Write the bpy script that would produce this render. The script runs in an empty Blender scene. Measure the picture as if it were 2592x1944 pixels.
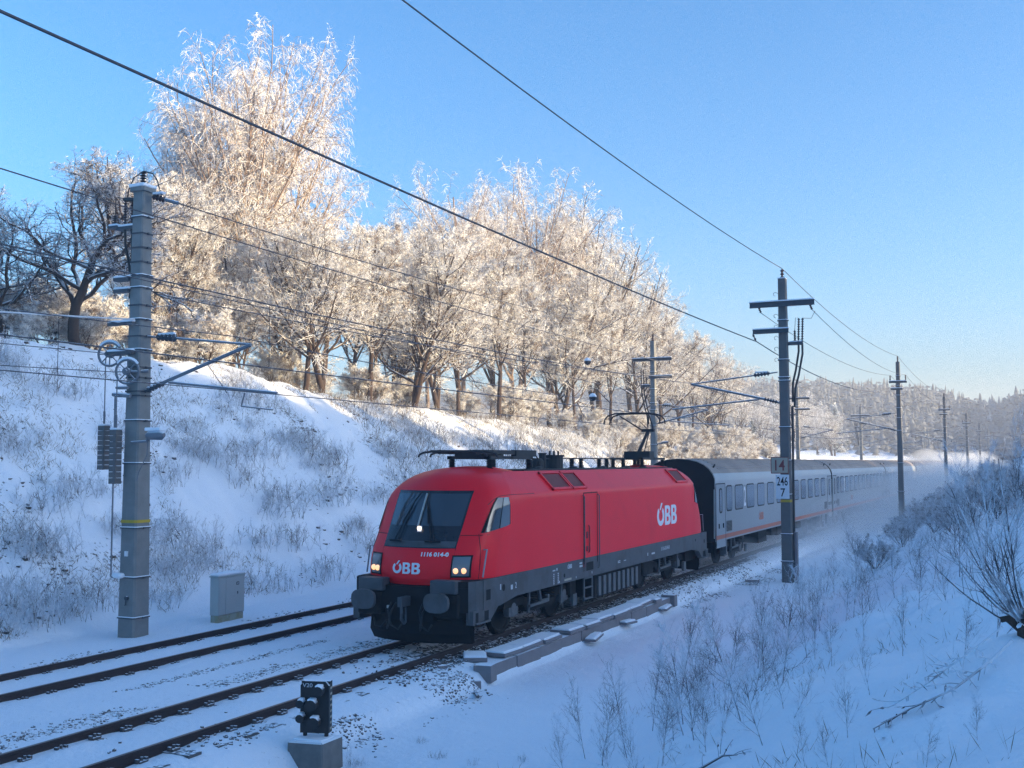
import bpy, math, random
import numpy as np
from mathutils import Matrix, Vector
S = bpy.context.scene
COL = S.collection
# ------------------------------------------------------------------ camera
cam_d = bpy.data.cameras.new('camera')
cam_d.sensor_width = 36.0
cam_d.lens = 2769.66 * 36 / 2592
cam_d.clip_start = 0.1
cam_d.clip_end = 4000
cam = bpy.data.objects.new('camera', cam_d)
COL.objects.link(cam)
S.camera = cam
_y, _p, _r = math.radians(25.271), math.radians(4.108), math.radians(-0.131)
_F = Vector((-math.sin(_y) * math.cos(_p), math.cos(_y) * math.cos(_p), math.sin(_p)))
_R = Vector((math.cos(_y), math.sin(_y), 0))
_U = _R.cross(_F)
_R, _U = _R * math.cos(_r) + _U * math.sin(_r), -_R * math.sin(_r) + _U * math.cos(_r)
_M = Matrix((_R, _U, -_F)).transposed().to_4x4()
_M.translation = (11.9032, 0, 3.9021)
cam.matrix_world = _M
# ------------------------------------------------------------------ sky, sun, exposure
SUN = Vector((0.985, 0.174, 0)).normalized()
SUN_EL = math.radians(9.0)
sun_dir = Vector((SUN.x * math.cos(SUN_EL), SUN.y * math.cos(SUN_EL), math.sin(SUN_EL)))
W = bpy.data.worlds.new('World')
S.world = W
W.use_nodes = True
_n = W.node_tree.nodes
_n.clear()
_sky = _n.new('ShaderNodeTexSky')
_sky.sky_type = 'NISHITA'
_sky.sun_disc = False
_sky.sun_elevation = SUN_EL
_sky.sun_rotation = math.atan2(SUN.x, SUN.y)
_sky.air_density = 1.0
_sky.dust_density = 4.2
_sky.ozone_density = 4.5
_sky.altitude = 500
_bg = _n.new('ShaderNodeBackground')
_bg.inputs['Strength'].default_value = 0.15
_hs = _n.new('ShaderNodeHueSaturation')
_hs.inputs['Hue'].default_value = 0.496
_hs.inputs['Saturation'].default_value = 1.08
_out = _n.new('ShaderNodeOutputWorld')
W.node_tree.links.new(_sky.outputs[0], _hs.inputs['Color'])
W.node_tree.links.new(_hs.outputs[0], _bg.inputs[0])
W.node_tree.links.new(_bg.outputs[0], _out.inputs[0])
_sl = bpy.data.lights.new('sun', 'SUN')
_sl.energy = 3.9
_sl.angle = math.radians(0.5)
_sl.color = (1.0, 0.76, 0.42)
_so = bpy.data.objects.new('sun', _sl)
_so.rotation_euler = sun_dir.to_track_quat('Z', 'Y').to_euler()
_so.location = (60, -20, 60)
COL.objects.link(_so)
vs = S.view_settings
vs.view_transform = 'Standard'
vs.look = 'None'
vs.gamma = 1.0
vs.exposure = 1.66
vs.use_curve_mapping = False
S.cycles.volume_bounces = 1
S.cycles.max_bounces = 8
S.cycles.use_denoising = True
S.cycles.denoising_prefilter = 'NONE'
# ------------------------------------------------------------------ helpers
def tag(o, label=None, cat=None, group=None, kind=None):
    for k, v in (('label', label), ('category', cat), ('group', group), ('kind', kind)):
        if v: o[k] = v
    return o
def empty(name, loc=(0, 0, 0), rz=0, label=None, cat=None, group=None):
    o = bpy.data.objects.new(name, None)
    o.empty_display_size = 0.2
    o.location = loc
    o.rotation_euler = (0, 0, rz)
    COL.objects.link(o)
    return tag(o, label, cat, group)
KIDS = {}
def link(o, parent):
    COL.objects.link(o)
    if parent is not None:
        o.parent = parent
        KIDS.setdefault(parent.name, []).append(o)
    return o
def copy_tree(o, parent=None):
    c = o.copy()
    link(c, parent)
    for ch in KIDS.get(o.name, []): copy_tree(ch, c)
    return c
def mesh_np(name, V, F, smooth=None, mats=None, mi=None):
    """V (n,3); F list of arrays, each (m,k)"""
    V = np.asarray(V, np.float32).reshape(-1, 3)
    me = bpy.data.meshes.new(name)
    me.vertices.add(len(V))
    me.vertices.foreach_set('co', V.ravel())
    F = [np.asarray(f, np.int32) for f in F if len(f)]
    loops = np.concatenate([f.ravel() for f in F])
    tot = np.concatenate([np.full(len(f), f.shape[1], np.int32) for f in F])
    st = np.concatenate(([0], np.cumsum(tot)[:-1])).astype(np.int32)
    me.loops.add(len(loops))
    me.loops.foreach_set('vertex_index', loops)
    me.polygons.add(len(tot))
    me.polygons.foreach_set('loop_start', st)
    me.polygons.foreach_set('loop_total', tot)
    me.update(calc_edges=True)
    if mats:
        for m in (mats if isinstance(mats, (list, tuple)) else [mats]): me.materials.append(m)
    if mi is not None: me.polygons.foreach_set('material_index', np.asarray(mi, np.int32))
    if smooth:
        me.polygons.foreach_set('use_smooth', np.ones(len(tot), bool))
        if smooth is not True: me.set_sharp_from_angle(angle=math.radians(smooth))
    me.validate()
    return me
class MB:
    def __init__(s): s.v, s.f, s.mi, s.m = [], [], [], 0
    def add(s, vs_, fs):
        b = len(s.v)
        s.v += [tuple(float(c) for c in p) for p in vs_]
        s.f += [tuple(b + i for i in f) for f in fs]
        s.mi += [s.m] * len(fs)
        return s
    def box(s, x0, x1, y0, y1, z0, z1):
        return s.add([(x0, y0, z0), (x1, y0, z0), (x1, y1, z0), (x0, y1, z0), (x0, y0, z1), (x1, y0, z1), (x1, y1, z1), (x0, y1, z1)],
                     [(0, 3, 2, 1), (4, 5, 6, 7), (0, 1, 5, 4), (1, 2, 6, 5), (2, 3, 7, 6), (3, 0, 4, 7)])
    def obox(s, c, size, M=None):
        a, b, d = [q / 2 for q in size]
        vs_ = [Vector((x, y, z)) for z in (-d, d) for x, y in ((-a, -b), (a, -b), (a, b), (-a, b))]
        if M is not None: vs_ = [M @ p for p in vs_]
        c = Vector(c)
        return s.add([c + p for p in vs_], [(0, 3, 2, 1), (4, 5, 6, 7), (0, 1, 5, 4), (1, 2, 6, 5), (2, 3, 7, 6), (3, 0, 4, 7)])
    def tube(s, pts, r, sides=6, caps=True):
        pts = [Vector(p) for p in pts]
        n = len(pts)
        rs = r if isinstance(r, (list, tuple)) else [r] * n
        b = len(s.v)
        prev = None
        for i, p in enumerate(pts):
            t = (pts[min(i + 1, n - 1)] - pts[max(i - 1, 0)]).normalized()
            if prev is None:
                a = Vector((0, 0, 1)) if abs(t.z) < 0.9 else Vector((1, 0, 0))
                u = t.cross(a).normalized()
            else: u = (prev - t * prev.dot(t)).normalized()
            prev = u
            w = t.cross(u)
            for k in range(sides):
                q = 2 * math.pi * (k + 0.5) / sides
                s.v.append(tuple(p + (u * math.cos(q) + w * math.sin(q)) * rs[i]))
        fs = []
        for i in range(n - 1):
            for k in range(sides):
                k2 = (k + 1) % sides
                fs.append((b + i * sides + k, b + i * sides + k2, b + (i + 1) * sides + k2, b + (i + 1) * sides + k))
        if caps:
            fs.append(tuple(b + k for k in reversed(range(sides))))
            fs.append(tuple(b + (n - 1) * sides + k for k in range(sides)))
        s.f += fs
        s.mi += [s.m] * len(fs)
        return s
    def lathe(s, prof, c=(0, 0, 0), axis='z', sides=12):
        """prof [(r, h)...] along axis from c"""
        b = len(s.v)
        for r, h in prof:
            for k in range(sides):
                q = 2 * math.pi * k / sides
                a, d = r * math.cos(q), r * math.sin(q)
                p = (a, d, h) if axis == 'z' else ((h, a, d) if axis == 'x' else (d, h, a))
                s.v.append((c[0] + p[0], c[1] + p[1], c[2] + p[2]))
        fs = []
        n = len(prof)
        for i in range(n - 1):
            for k in range(sides):
                k2 = (k + 1) % sides
                fs.append((b + i * sides + k, b + i * sides + k2, b + (i + 1) * sides + k2, b + (i + 1) * sides + k))
        fs.append(tuple(b + k for k in reversed(range(sides))))
        fs.append(tuple(b + (n - 1) * sides + k for k in range(sides)))
        s.f += fs
        s.mi += [s.m] * len(fs)
        return s
    def prism(s, poly, axis, a, b):
        """poly in the two other axes (x: y,z  y: x,z  z: x,y), extruded a..b"""
        n = len(poly)
        def P(p, h): return (h, p[0], p[1]) if axis == 'x' else ((p[0], h, p[1]) if axis == 'y' else (p[0], p[1], h))
        return s.add([P(p, a) for p in poly] + [P(p, b) for p in poly],
                     [tuple(reversed(range(n))), tuple(range(n, 2 * n))] + [(i, (i + 1) % n, n + (i + 1) % n, n + i) for i in range(n)])
    def build(s, name, mats, parent=None, smooth=None, kind=None, recalc=True, bevel=None):
        me = bpy.data.meshes.new(name)
        me.from_pydata(s.v, [], s.f)
        for m in (mats if isinstance(mats, (list, tuple)) else [mats]): me.materials.append(m)
        me.polygons.foreach_set('material_index', s.mi)
        if recalc:
            import bmesh
            bm = bmesh.new()
            bm.from_mesh(me)
            bmesh.ops.recalc_face_normals(bm, faces=bm.faces)
            if bevel:
                ed = [e for e in bm.edges if len(e.link_faces) == 2 and e.calc_face_angle(0) > 0.6]
                bmesh.ops.bevel(bm, geom=ed, offset=bevel, segments=1, affect='EDGES', clamp_overlap=True)
            bm.to_mesh(me)
            bm.free()
        if smooth:
            me.polygons.foreach_set('use_smooth', [True] * len(me.polygons))
            if smooth is not True: me.set_sharp_from_angle(angle=math.radians(smooth))
        o = bpy.data.objects.new(name, me)
        link(o, parent)
        if kind: o['kind'] = kind
        return o
def obj(name, me, parent=None): return link(bpy.data.objects.new(name, me), parent)

# ------------------------------------------------------------------ value noise (numpy)
_rs = np.random.RandomState(7)
_NT = _rs.rand(256, 256)
def vnoise(x, y):
    xi, yi = np.floor(x).astype(int), np.floor(y).astype(int)
    fx, fy = x - xi, y - yi
    fx, fy = fx * fx * (3 - 2 * fx), fy * fy * (3 - 2 * fy)
    g = lambda a, b: _NT[a % 256, b % 256]
    return (g(xi, yi) * (1 - fx) + g(xi + 1, yi) * fx) * (1 - fy) + (g(xi, yi + 1) * (1 - fx) + g(xi + 1, yi + 1) * fx) * fy
def fbm(x, y, o=3):
    r, a = 0, 0.5
    for i in range(o):
        r = r + a * (vnoise(x * 2 ** i + 17 * i, y * 2 ** i + 31 * i) - 0.5)
        a *= 0.5
    return r * 2
def sstep(t):
    t = np.clip(t, 0, 1)
    return t * t * (3 - 2 * t)
def ground(X, Y, rough=True):
    X, Y = np.asarray(X, float), np.asarray(Y, float)
    Hc = np.interp(Y, [-60, -20, 40, 46, 60, 90, 130, 180, 260], [9.5, 8.2, 8.1, 7.2, 6.9, 5.9, 5.2, 4.9, 4.5])
    t = np.clip((-X - 8.6) / 11.4, 0, 1)
    zl = -0.2 + (Hc + 0.2) * (0.4 * sstep(t) + 0.6 * t) + np.clip(-20 - X, 0, 60) * 0.07
    X2 = X + 2.2 * sstep((Y - 55) / 80)
    ridge = np.interp(Y, [-90, 50, 54, 63, 70, 80, 98, 150, 250, 500], [29.5, 29.5, 22.1, 22.2, 20.6, 19.3, 16.5, 15.4, 14.2, 13])  # unseen right ridge, crest heights shaped to throw shade over train and bank
    zr = np.interp(X2, [-8.6, -7, 1.1, 1.4, 1.8, 2.0, 2.4, 3.2, 5.2, 6.2, 7.5, 9.5, 11.9, 13.5], [-.2, -.14, -.13, -.17, -.30, -.54, -.58, -.57, -.62, -.45, .15, 1.25, 2.25, 2.75])
    k = sstep((X - 50) / 38.0)
    zr = np.where(X > 13.5, zr + 1.2 * sstep((X - 13.5) / 20) + (ridge - 3.95) * k, zr)
    z = np.where(X < -8.6, zl, zr)
    z = z + 21 * sstep((Y - 300) / 150) * (1 + 0.15 * fbm(X / 90, Y / 90))
    if rough:
        sl = np.clip((-X - 8.6) / 3, 0, 1) + np.clip((X - 5) / 4, 0, 1)
        z = z + sl * (0.38 * fbm(X / 2.3, Y / 2.6) + 0.17 * fbm(X / 0.8 + 9, Y / 0.7) + 0.09 * fbm(X / .3, Y / .3, 2))
        z = z + (1 - np.clip(sl, 0, 1)) * (0.035 * fbm(X / 0.9, Y / 1.3) + 0.02 * fbm(X / .22, Y / .3, 2))
        z = z + np.clip((X - 2.2) / 2, 0, 1) * (1 - np.clip((X - 6) / 2, 0, 1)) * 0.12 * fbm(X / 2.5, Y / 3.2)
    z = z - .22 * np.exp(-((X - 2.4) / .8) ** 2 - ((Y - 12.9) / 1.3) ** 2)
    return z
def gz(x, y): return float(ground(np.array([x]), np.array([y]))[0])

# ------------------------------------------------------------------ materials
class NT:
    def __init__(s, name):
        s.m = bpy.data.materials.new(name)
        s.m.use_nodes = True
        s.t = s.m.node_tree
        s.t.nodes.clear()
        s.out = s.t.nodes.new('ShaderNodeOutputMaterial')
    def n(s, kind, **kw):
        x = s.t.nodes.new('ShaderNode' + kind)
        for k, v in kw.items():
            if hasattr(x, k): setattr(x, k, v)
            else: x.inputs[k.replace('_', ' ')].default_value = v
        return x
    def l(s, a, b): s.t.links.new(a, b)
    def noise(s, scale, detail=3, coord='Object', rough=0.6, vec=None):
        tc = s.n('TexCoord')
        nz = s.n('TexNoise')
        nz.inputs['Scale'].default_value = scale
        nz.inputs['Detail'].default_value = detail
        nz.inputs['Roughness'].default_value = rough
        s.l(tc.outputs[coord], nz.inputs['Vector'])
        return nz.outputs['Fac']
    def ramp(s, fac, pts):
        r = s.n('ValToRGB')
        e = r.color_ramp.elements
        while len(e) < len(pts): e.new(0.5)
        for q, (p, c) in zip(e, pts):
            q.position = p
            q.color = (c, c, c, 1) if not hasattr(c, '__len__') else (*c, 1)
        s.l(fac, r.inputs[0])
        return r.outputs[0]
    def mix(s, fac, a, b):
        x = s.n('Mix', data_type='RGBA')
        for i, v in ((0, fac), (6, a), (7, b)):
            if hasattr(v, 'links'): s.l(v, x.inputs[i])
            elif hasattr(v, '__len__'): x.inputs[i].default_value = (*v, 1)
            else: x.inputs[i].default_value = v
        return x.outputs[2]
    def math(s, op, a, b=0.0):
        x = s.n('Math', operation=op)
        for i, v in ((0, a), (1, b)):
            if hasattr(v, 'links'): s.l(v, x.inputs[i])
            else: x.inputs[i].default_value = v
        return x.outputs[0]
    def up(s, lo, hi):
        g = s.n('NewGeometry')
        sp = s.n('SeparateXYZ')
        s.l(g.outputs['Normal'], sp.inputs[0])
        mr = s.n('MapRange')
        s.l(sp.outputs[2], mr.inputs[0])
        mr.inputs[1].default_value = lo
        mr.inputs[2].default_value = hi
        return mr.outputs[0]
    def bump(s, h, strength, dist):
        b = s.n('Bump')
        b.inputs['Strength'].default_value = strength
        b.inputs['Distance'].default_value = dist
        s.l(h, b.inputs['Height'])
        return b.outputs[0]
    def finish(s, color, rough=0.6, metal=0.0, spec=0.5, normal=None, coat=0.0, emit=None):
        p = s.n('BsdfPrincipled')
        if hasattr(color, 'links'): s.l(color, p.inputs['Base Color'])
        else: p.inputs['Base Color'].default_value = (*color, 1)
        if hasattr(rough, 'links'): s.l(rough, p.inputs['Roughness'])
        else: p.inputs['Roughness'].default_value = rough
        p.inputs['Metallic'].default_value = metal
        p.inputs['Specular IOR Level'].default_value = spec
        p.inputs['Coat Weight'].default_value = coat
        p.inputs['Coat Roughness'].default_value = 0.08
        if normal is not None: s.l(normal, p.inputs['Normal'])
        if emit:
            p.inputs['Emission Color'].default_value = (*emit[0], 1)
            p.inputs['Emission Strength'].default_value = emit[1]
        s.l(p.outputs[0], s.out.inputs[0])
        return s.m
SNOW = (0.86, 0.88, 0.91)
def plain(name, col, rough=0.6, metal=0.0, var=0.25, scale=6, spec=0.5, snow=None, bump=0.0, coat=0.0, dirt=None, coord='Object'):
    t = NT(name)
    nz = t.noise(scale, 4, coord)
    c = t.mix(nz, tuple(x * (1 - var) for x in col), tuple(min(1, x * (1 + var)) for x in col))
    if dirt:
        d = t.ramp(t.noise(dirt[2], 5, coord), [(dirt[3], 0), (dirt[3] + .2, 1)])
        c = t.mix(t.math('MULTIPLY', d, dirt[1]), c, dirt[0])
    if snow:
        n2 = t.noise(snow[2], 3, coord)
        f = t.math('MULTIPLY', t.up(snow[0], snow[1]), t.ramp(n2, [(snow[3], 0), (snow[3] + .12, 1)]))
        c = t.mix(f, c, SNOW)
    nrm = t.bump(t.noise(scale * 6, 4, coord), 0.5, bump) if bump else None
    return t.finish(c, rough, metal, spec, nrm, coat)
M = {}
M['concrete'] = plain('concrete', (.215, .215, .205), .9, var=.3, scale=3, bump=.004, dirt=((.16, .15, .14), .5, 1.3, .5))
M['concrete_dark'] = plain('mast_concrete', (.13, .125, .12), .9, var=.3, scale=3, bump=.004)
M['galv'] = plain('galvanised_steel', (.18, .19, .21), .55, .4, var=.2, scale=8, snow=(.35, .75, 9, .25))
M['galv_dark'] = plain('weathered_steel', (.07, .075, .085), .6, .3, var=.3, scale=8, snow=(.45, .8, 9, .3))
M['wire'] = plain('overhead_wire', (.07, .07, .08), .6, .3, var=.2, snow=(.3, .8, 4, .42))
M['wire_dark'] = plain('bare_wire', (.04, .04, .045), .6, .3, var=.2)
M['wire_frost'] = plain('frosted_wire', (.62, .62, .62), .8, var=.2)
M['porcelain'] = plain('brown_porcelain', (.045, .022, .02), .3, var=.2, coat=.4)
M['black'] = plain('black_rubber', (.009, .009, .010), .75, var=.4, scale=5, spec=.2)
M['cable'] = plain('black_cable', (.02, .02, .022), .5, var=.3)
M['snowcap'] = plain('snow_cap', (.86, .88, .91), .9, var=.03, bump=.01)
M['red'] = plain('red_paint', (.92, .012, .022), .38, var=.05, scale=1.2, spec=.2, coat=.04, dirt=((.62, .012, .022), .35, .7, .55))
M['red_dark'] = plain('dark_red_louvre', (.16, .005, .012), .5, var=.2)
M['grey_dark'] = plain('anthracite_paint', (.068, .072, .078), .6, var=.25, scale=3, dirt=((.042, .035, .03), .7, 2.2, .46))
M['bogie'] = plain('bogie_grime', (.014, .0135, .013), .85, var=.5, scale=7, spec=.2, dirt=((.05, .045, .04), .6, 4, .55))
M['bogie_light'] = plain('bogie_grey_metal', (.11, .115, .12), .6, .2, var=.4, scale=7)
M['roofgear'] = plain('roof_gear', (.02, .02, .022), .6, .2, var=.4)
M['white'] = plain('white_lettering', (.72, .74, .76), .6, var=.03)
M['wtext'] = plain('white_marking', (.5, .52, .54), .7, var=.1)
M['yellow'] = plain('yellow_marking', (.50, .34, .03), .7, var=.15)
M['glass'] = NT('dark_glass').finish((.03, .037, .045), .04, 0, .7, None, .6)
M['lens'] = NT('lamp_glass').finish((.10, .11, .12), .08, .0, .8, None, .8)
M['screen'] = plain('windscreen_surround', (.012, .014, .018), .25, var=.3, scale=3)
M['coach'] = plain('coach_grey_paint', (.27, .285, .30), .5, var=.08, scale=.8, dirt=((.3, .29, .28), .4, .6, .5), coat=.15)
M['coach_up'] = plain('coach_white_paint', (.40, .41, .42), .5, var=.08, scale=.8)
M['coach_roof'] = plain('coach_roof', (.32, .26, .225), .7, var=.2, scale=.7, dirt=((.14, .12, .11), .5, .5, .5))
M['coach_glass'] = NT('coach_glass').finish((.15, .16, .18), .12, 0, .7, None, .3)  # reflection of the snow bank is put into the pale base colour
M['orange'] = plain('orange_stripe', (.42, .12, .07), .6, var=.15, scale=2)
M['rust'] = plain('rail_rust', (.035, .022, .022), .75, .2, var=.4, scale=5, coord='Object')
M['railtop'] = plain('polished_rail', (.16, .13, .12), .4, .7, var=.2)
M['sleeper'] = plain('sleeper', (.09, .085, .085), .9, var=.3, scale=6, bump=.004, snow=(.6, .9, 12, .42))
M['stone'] = plain('ballast_stone', (.085, .072, .07), .95, var=.5, scale=4, snow=(.35, .8, 14, .38))
M['cabinet'] = plain('cabinet_grey', (.40, .42, .40), .6, var=.06, scale=2)
M['cab_plinth'] = plain('cabinet_plinth', (.34, .34, .27), .8, var=.2, scale=4, dirt=((.25, .22, .10), .7, 4, .45))
M['trough'] = plain('trough_concrete', (.20, .18, .185), .9, var=.25, scale=4, bump=.004, snow=(.7, .95, 2.2, .12))
M['signal'] = plain('signal_black', (.014, .013, .014), .6, var=.4, scale=14, snow=(.4, .8, 9, .2), dirt=((.10, .09, .085), .5, 22, .62))
M['footing'] = plain('footing_concrete', (.16, .15, .14), .95, var=.4, scale=6, bump=.006, snow=(.45, .8, 5, .2))
M['sign_white'] = plain('sign_white', (.72, .73, .75), .6, var=.04)
M['sign_tan'] = plain('sign_tan', (.40, .35, .27), .7, var=.12, scale=8)
M['sign_red'] = plain('sign_red_letter', (.20, .03, .03), .7, var=.2)
def bark(name, col, snow_lo, snow_thr, sc=5):
    return plain(name, col, .95, var=.45, scale=sc, snow=(snow_lo, snow_lo + .35, 2.5, snow_thr), bump=.01)
M['bark'] = bark('dark_bark', (.055, .036, .028), .25, .35)
M['bark_birch'] = bark('birch_bark', (.26, .19, .15), .3, .42, 1.5)
def frost(name, white, brown, thr, sc=1.6, wid=.12, upk=.7):
    t = NT(name)
    f = t.ramp(t.noise(sc, 4), [(thr, 0), (thr + wid, 1)])
    f2 = t.math('MAXIMUM', t.math('MULTIPLY', f, .95), t.math('MULTIPLY', t.up(.2, .8), upk))
    return t.finish(t.mix(f2, brown, white), .9, 0, .2)
M['frost'] = frost('hoar_frost_twigs', (.88, .87, .85), (.25, .18, .13), .405)
M['frost_birch'] = frost('hoar_frost_birch_twigs', (.88, .86, .84), (.33, .24, .20), .385)
M['frost_oak'] = frost('thin_frost_shade_twigs', (.74, .74, .76), (.09, .065, .055), .45)  # thin frost, with the far-left oaks' shade put into darker twigs
M['twig_dark'] = frost('dark_twigs_light_frost', (.70, .73, .78), (.085, .068, .07), .42)
M['shrub'] = frost('shrub_stems', (.74, .76, .80), (.14, .11, .09), .38, 2.2)
M['grass'] = frost('dry_grass', (.66, .68, .70), (.17, .125, .075), .52, 3)
M['needles'] = frost('snowy_needles', (.80, .81, .83), (.03, .045, .03), .47, 1.2)
M['far_trees'] = frost('far_trees', (.44, .45, .48), (.065, .07, .07), .56, .35, .15, .3)
M['ridge_shade_trees'] = frost('ridge_shade_trees', (.5, .5, .52), (.03, .045, .03), .52, .8)
def emis(name, col, s):
    return NT(name).finish((.9, .8, .6), .3, 0, .5, None, 0, (col, s))
M['lamp_warm'] = emis('headlight_glow', (1.0, .45, .12), .42)
M['lamp_white'] = emis('top_light_glow', (1.0, .72, .42), .8)
def snow_ground():
    t = NT('snow_ground')
    at = t.n('Attribute', attribute_name='bare')
    n1 = t.noise(7, 6, 'Object', .7)
    f = t.math('ADD', t.math('MULTIPLY', at.outputs['Fac'], 1.0), t.math('MULTIPLY', t.math('SUBTRACT', n1, .5), 1.6))
    f = t.ramp(f, [(.52, 0), (.66, 1)])
    soil = t.mix(t.noise(30, 4), (.035, .03, .028), (.11, .09, .075))
    sn = t.mix(t.noise(.6, 3), (.84, .86, .90), (.88, .90, .93))
    c = t.mix(f, sn, soil)
    h = t.math('ADD', t.noise(9, 6, 'Object', .65), t.math('MULTIPLY', t.noise(1.4, 3), 2.0))
    return t.finish(c, .75, 0, .25, t.bump(h, .75, .05))
M['snow'] = snow_ground()

def text_mesh(s, size=1.0, bold=0.0, depth=0.004):
    cu = bpy.data.curves.new('t', 'FONT')
    cu.body = s
    cu.size = size
    cu.offset = bold
    cu.extrude = depth / 2
    cu.resolution_u = 3
    o = bpy.data.objects.new('t', cu)
    COL.objects.link(o)
    bpy.context.view_layer.update()
    dg = bpy.context.evaluated_depsgraph_get()
    me = bpy.data.meshes.new_from_object(o.evaluated_get(dg))
    V = np.zeros(len(me.vertices) * 3)
    me.vertices.foreach_get('co', V)
    V = V.reshape(-1, 3)
    F = [tuple(p.vertices) for p in me.polygons]
    bpy.data.objects.remove(o)
    bpy.data.curves.remove(cu)
    bpy.data.meshes.remove(me)
    return V, F
def fit_text(s, w, h, bold=0.0, depth=0.004):
    """lettering scaled to w x h, lower left at the origin, in the XY plane"""
    V, F = text_mesh(s, 1.0, bold, depth)
    lo, hi = V.min(0), V.max(0)
    V[:, 0] = (V[:, 0] - lo[0]) / (hi[0] - lo[0]) * w
    V[:, 1] = (V[:, 1] - lo[1]) / (hi[1] - lo[1]) * h
    return V, F
def flat_shapes(loops, w, h, depth=0.006):
    """filled 2-D outlines with holes -> V, F"""
    cu = bpy.data.curves.new('t', 'CURVE')
    cu.dimensions = '2D'
    cu.fill_mode = 'BOTH'
    cu.extrude = depth / 2
    for L in loops:
        sp = cu.splines.new('POLY')
        sp.points.add(len(L) - 1)
        for p, q in zip(sp.points, L): p.co = (q[0], q[1], 0, 1)
        sp.use_cyclic_u = True
    o = bpy.data.objects.new('t', cu)
    COL.objects.link(o)
    bpy.context.view_layer.update()
    me = bpy.data.meshes.new_from_object(o.evaluated_get(bpy.context.evaluated_depsgraph_get()))
    V = np.zeros(len(me.vertices) * 3)
    me.vertices.foreach_get('co', V)
    V = V.reshape(-1, 3)
    F = [tuple(p.vertices) for p in me.polygons]
    bpy.data.objects.remove(o)
    bpy.data.curves.remove(cu)
    bpy.data.meshes.remove(me)
    lo, hi = V.min(0), V.max(0)
    V[:, 0] = (V[:, 0] - lo[0]) / (hi[0] - lo[0]) * w
    V[:, 1] = (V[:, 1] - lo[1]) / (hi[1] - lo[1]) * h
    return V, F
def railway_logo(w, h):
    """heavy rounded capitals: an O broken at the upper left by a slanting stroke, then two Bs"""
    L = []
    def arc(cx, cy, rx, ry, a0, a1, n):
        return [(cx + rx * math.cos(math.radians(a0 + (a1 - a0) * i / n)), cy + ry * math.sin(math.radians(a0 + (a1 - a0) * i / n))) for i in range(n + 1)]
    L.append(arc(.42, .45, .42, .45, 128, 412, 26) + arc(.42, .45, .23, .24, 412, 128, 20))   # open ring
    L.append([(.30, .72), (.42, .72), (.66, 1.04), (.50, 1.04)])                              # slanting stroke
    for x0 in (.93, 1.72):
        out = [(x0, 0), (x0 + .42, 0)] + arc(x0 + .44, .25, .26, .25, -90, 70, 8) + arc(x0 + .42, .68, .23, .22, -60, 90, 8) + [(x0, .90)]
        L.append(out)
        L.append([(x0 + .21, .16), (x0 + .40, .16), (x0 + .46, .22), (x0 + .46, .32), (x0 + .40, .38), (x0 + .21, .38)])
        L.append([(x0 + .21, .54), (x0 + .38, .54), (x0 + .44, .59), (x0 + .44, .69), (x0 + .38, .75), (x0 + .21, .75)])
    return flat_shapes(L, w, h)
def decal(name, VF, fn, mat, parent):
    """place flat lettering with fn(x, y, depth) -> 3-D point"""
    V, F = VF
    mb = MB()
    mb.add([fn(*p) for p in V], F)
    return mb.build(name, mat, parent, recalc=False)
def sag(p, q, d, n=14):
    p, q = Vector(p), Vector(q)
    return [p.lerp(q, i / n) - Vector((0, 0, 4 * d * (i / n) * (1 - i / n))) for i in range(n + 1)]
# ------------------------------------------------------------------ terrain
def axis(segs):
    out = []
    for a, b, s in segs:
        n = max(1, int(round((b - a) / s)))
        out += list(a + (b - a) * np.arange(n) / n)
    return np.array(out + [segs[-1][1]])
gx = axis([(-420, -120, 12), (-120, -50, 3), (-50, -24, .8), (-24, -9, .22), (-9, 3, .11), (3, 13.5, .17), (13.5, 40, 1.2), (40, 120, 5), (120, 260, 12)])
gy = axis([(-90, -10, 4), (-10, 6, .6), (6, 48, .17), (48, 90, .5), (90, 180, 1.6), (180, 330, 4), (330, 760, 9)])
GX, GY = np.meshgrid(gx, gy)
GZ = ground(GX, GY)
# snow banked inside the gauge, thin along the rails
bare = np.zeros_like(GX)
sl = np.clip((-GX - 8.8) / 1.5, 0, 1) * np.clip((GX + 24) / 3, 0, 1)
bare += sl * (0.30 + .34 * fbm(GX / 1.6, GY / 1.9))
bare += np.clip((GX - 6.5) / 2, 0, 1) * (0.16 + .25 * fbm(GX / 1.3, GY / 1.3))
def strip(x, w, k): return k * np.exp(-((GX - x) / w) ** 2)
bare += strip(-2.6, .35, .33) * (GY < 300) + strip(-1.55, .4, .36) + strip(1.75, .4, .36) * (GY < 20) + strip(-6.3, .5, .25)
near_train = sstep((GY - 16.5) / 4) * (1 - sstep((GY - 44) / 8))
bare += near_train * (strip(1.05, .36, .75) + strip(0, .6, .65) + strip(-1.1, .25, .3))
bare += sstep((GY - 33) / 3) * (1 - sstep((GY - 46) / 6)) * strip(2.2, .8, .42)
GZ = np.where((np.abs(GX) < .8) & (np.abs(GX) > .0), GZ - 0.012, GZ)
ny, nx = GX.shape
idx = np.arange(ny * nx).reshape(ny, nx)
Q = np.stack([idx[:-1, :-1], idx[:-1, 1:], idx[1:, 1:], idx[1:, :-1]], -1).reshape(-1, 4)
me = mesh_np('ground', np.stack([GX, GY, GZ], -1).reshape(-1, 3), [Q], True, M['snow'])
a = me.attributes.new('bare', 'FLOAT', 'POINT')
a.data.foreach_set('value', np.clip(bare, 0, 1).ravel().astype(np.float32))
tag(obj('ground', me), kind='structure')

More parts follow.
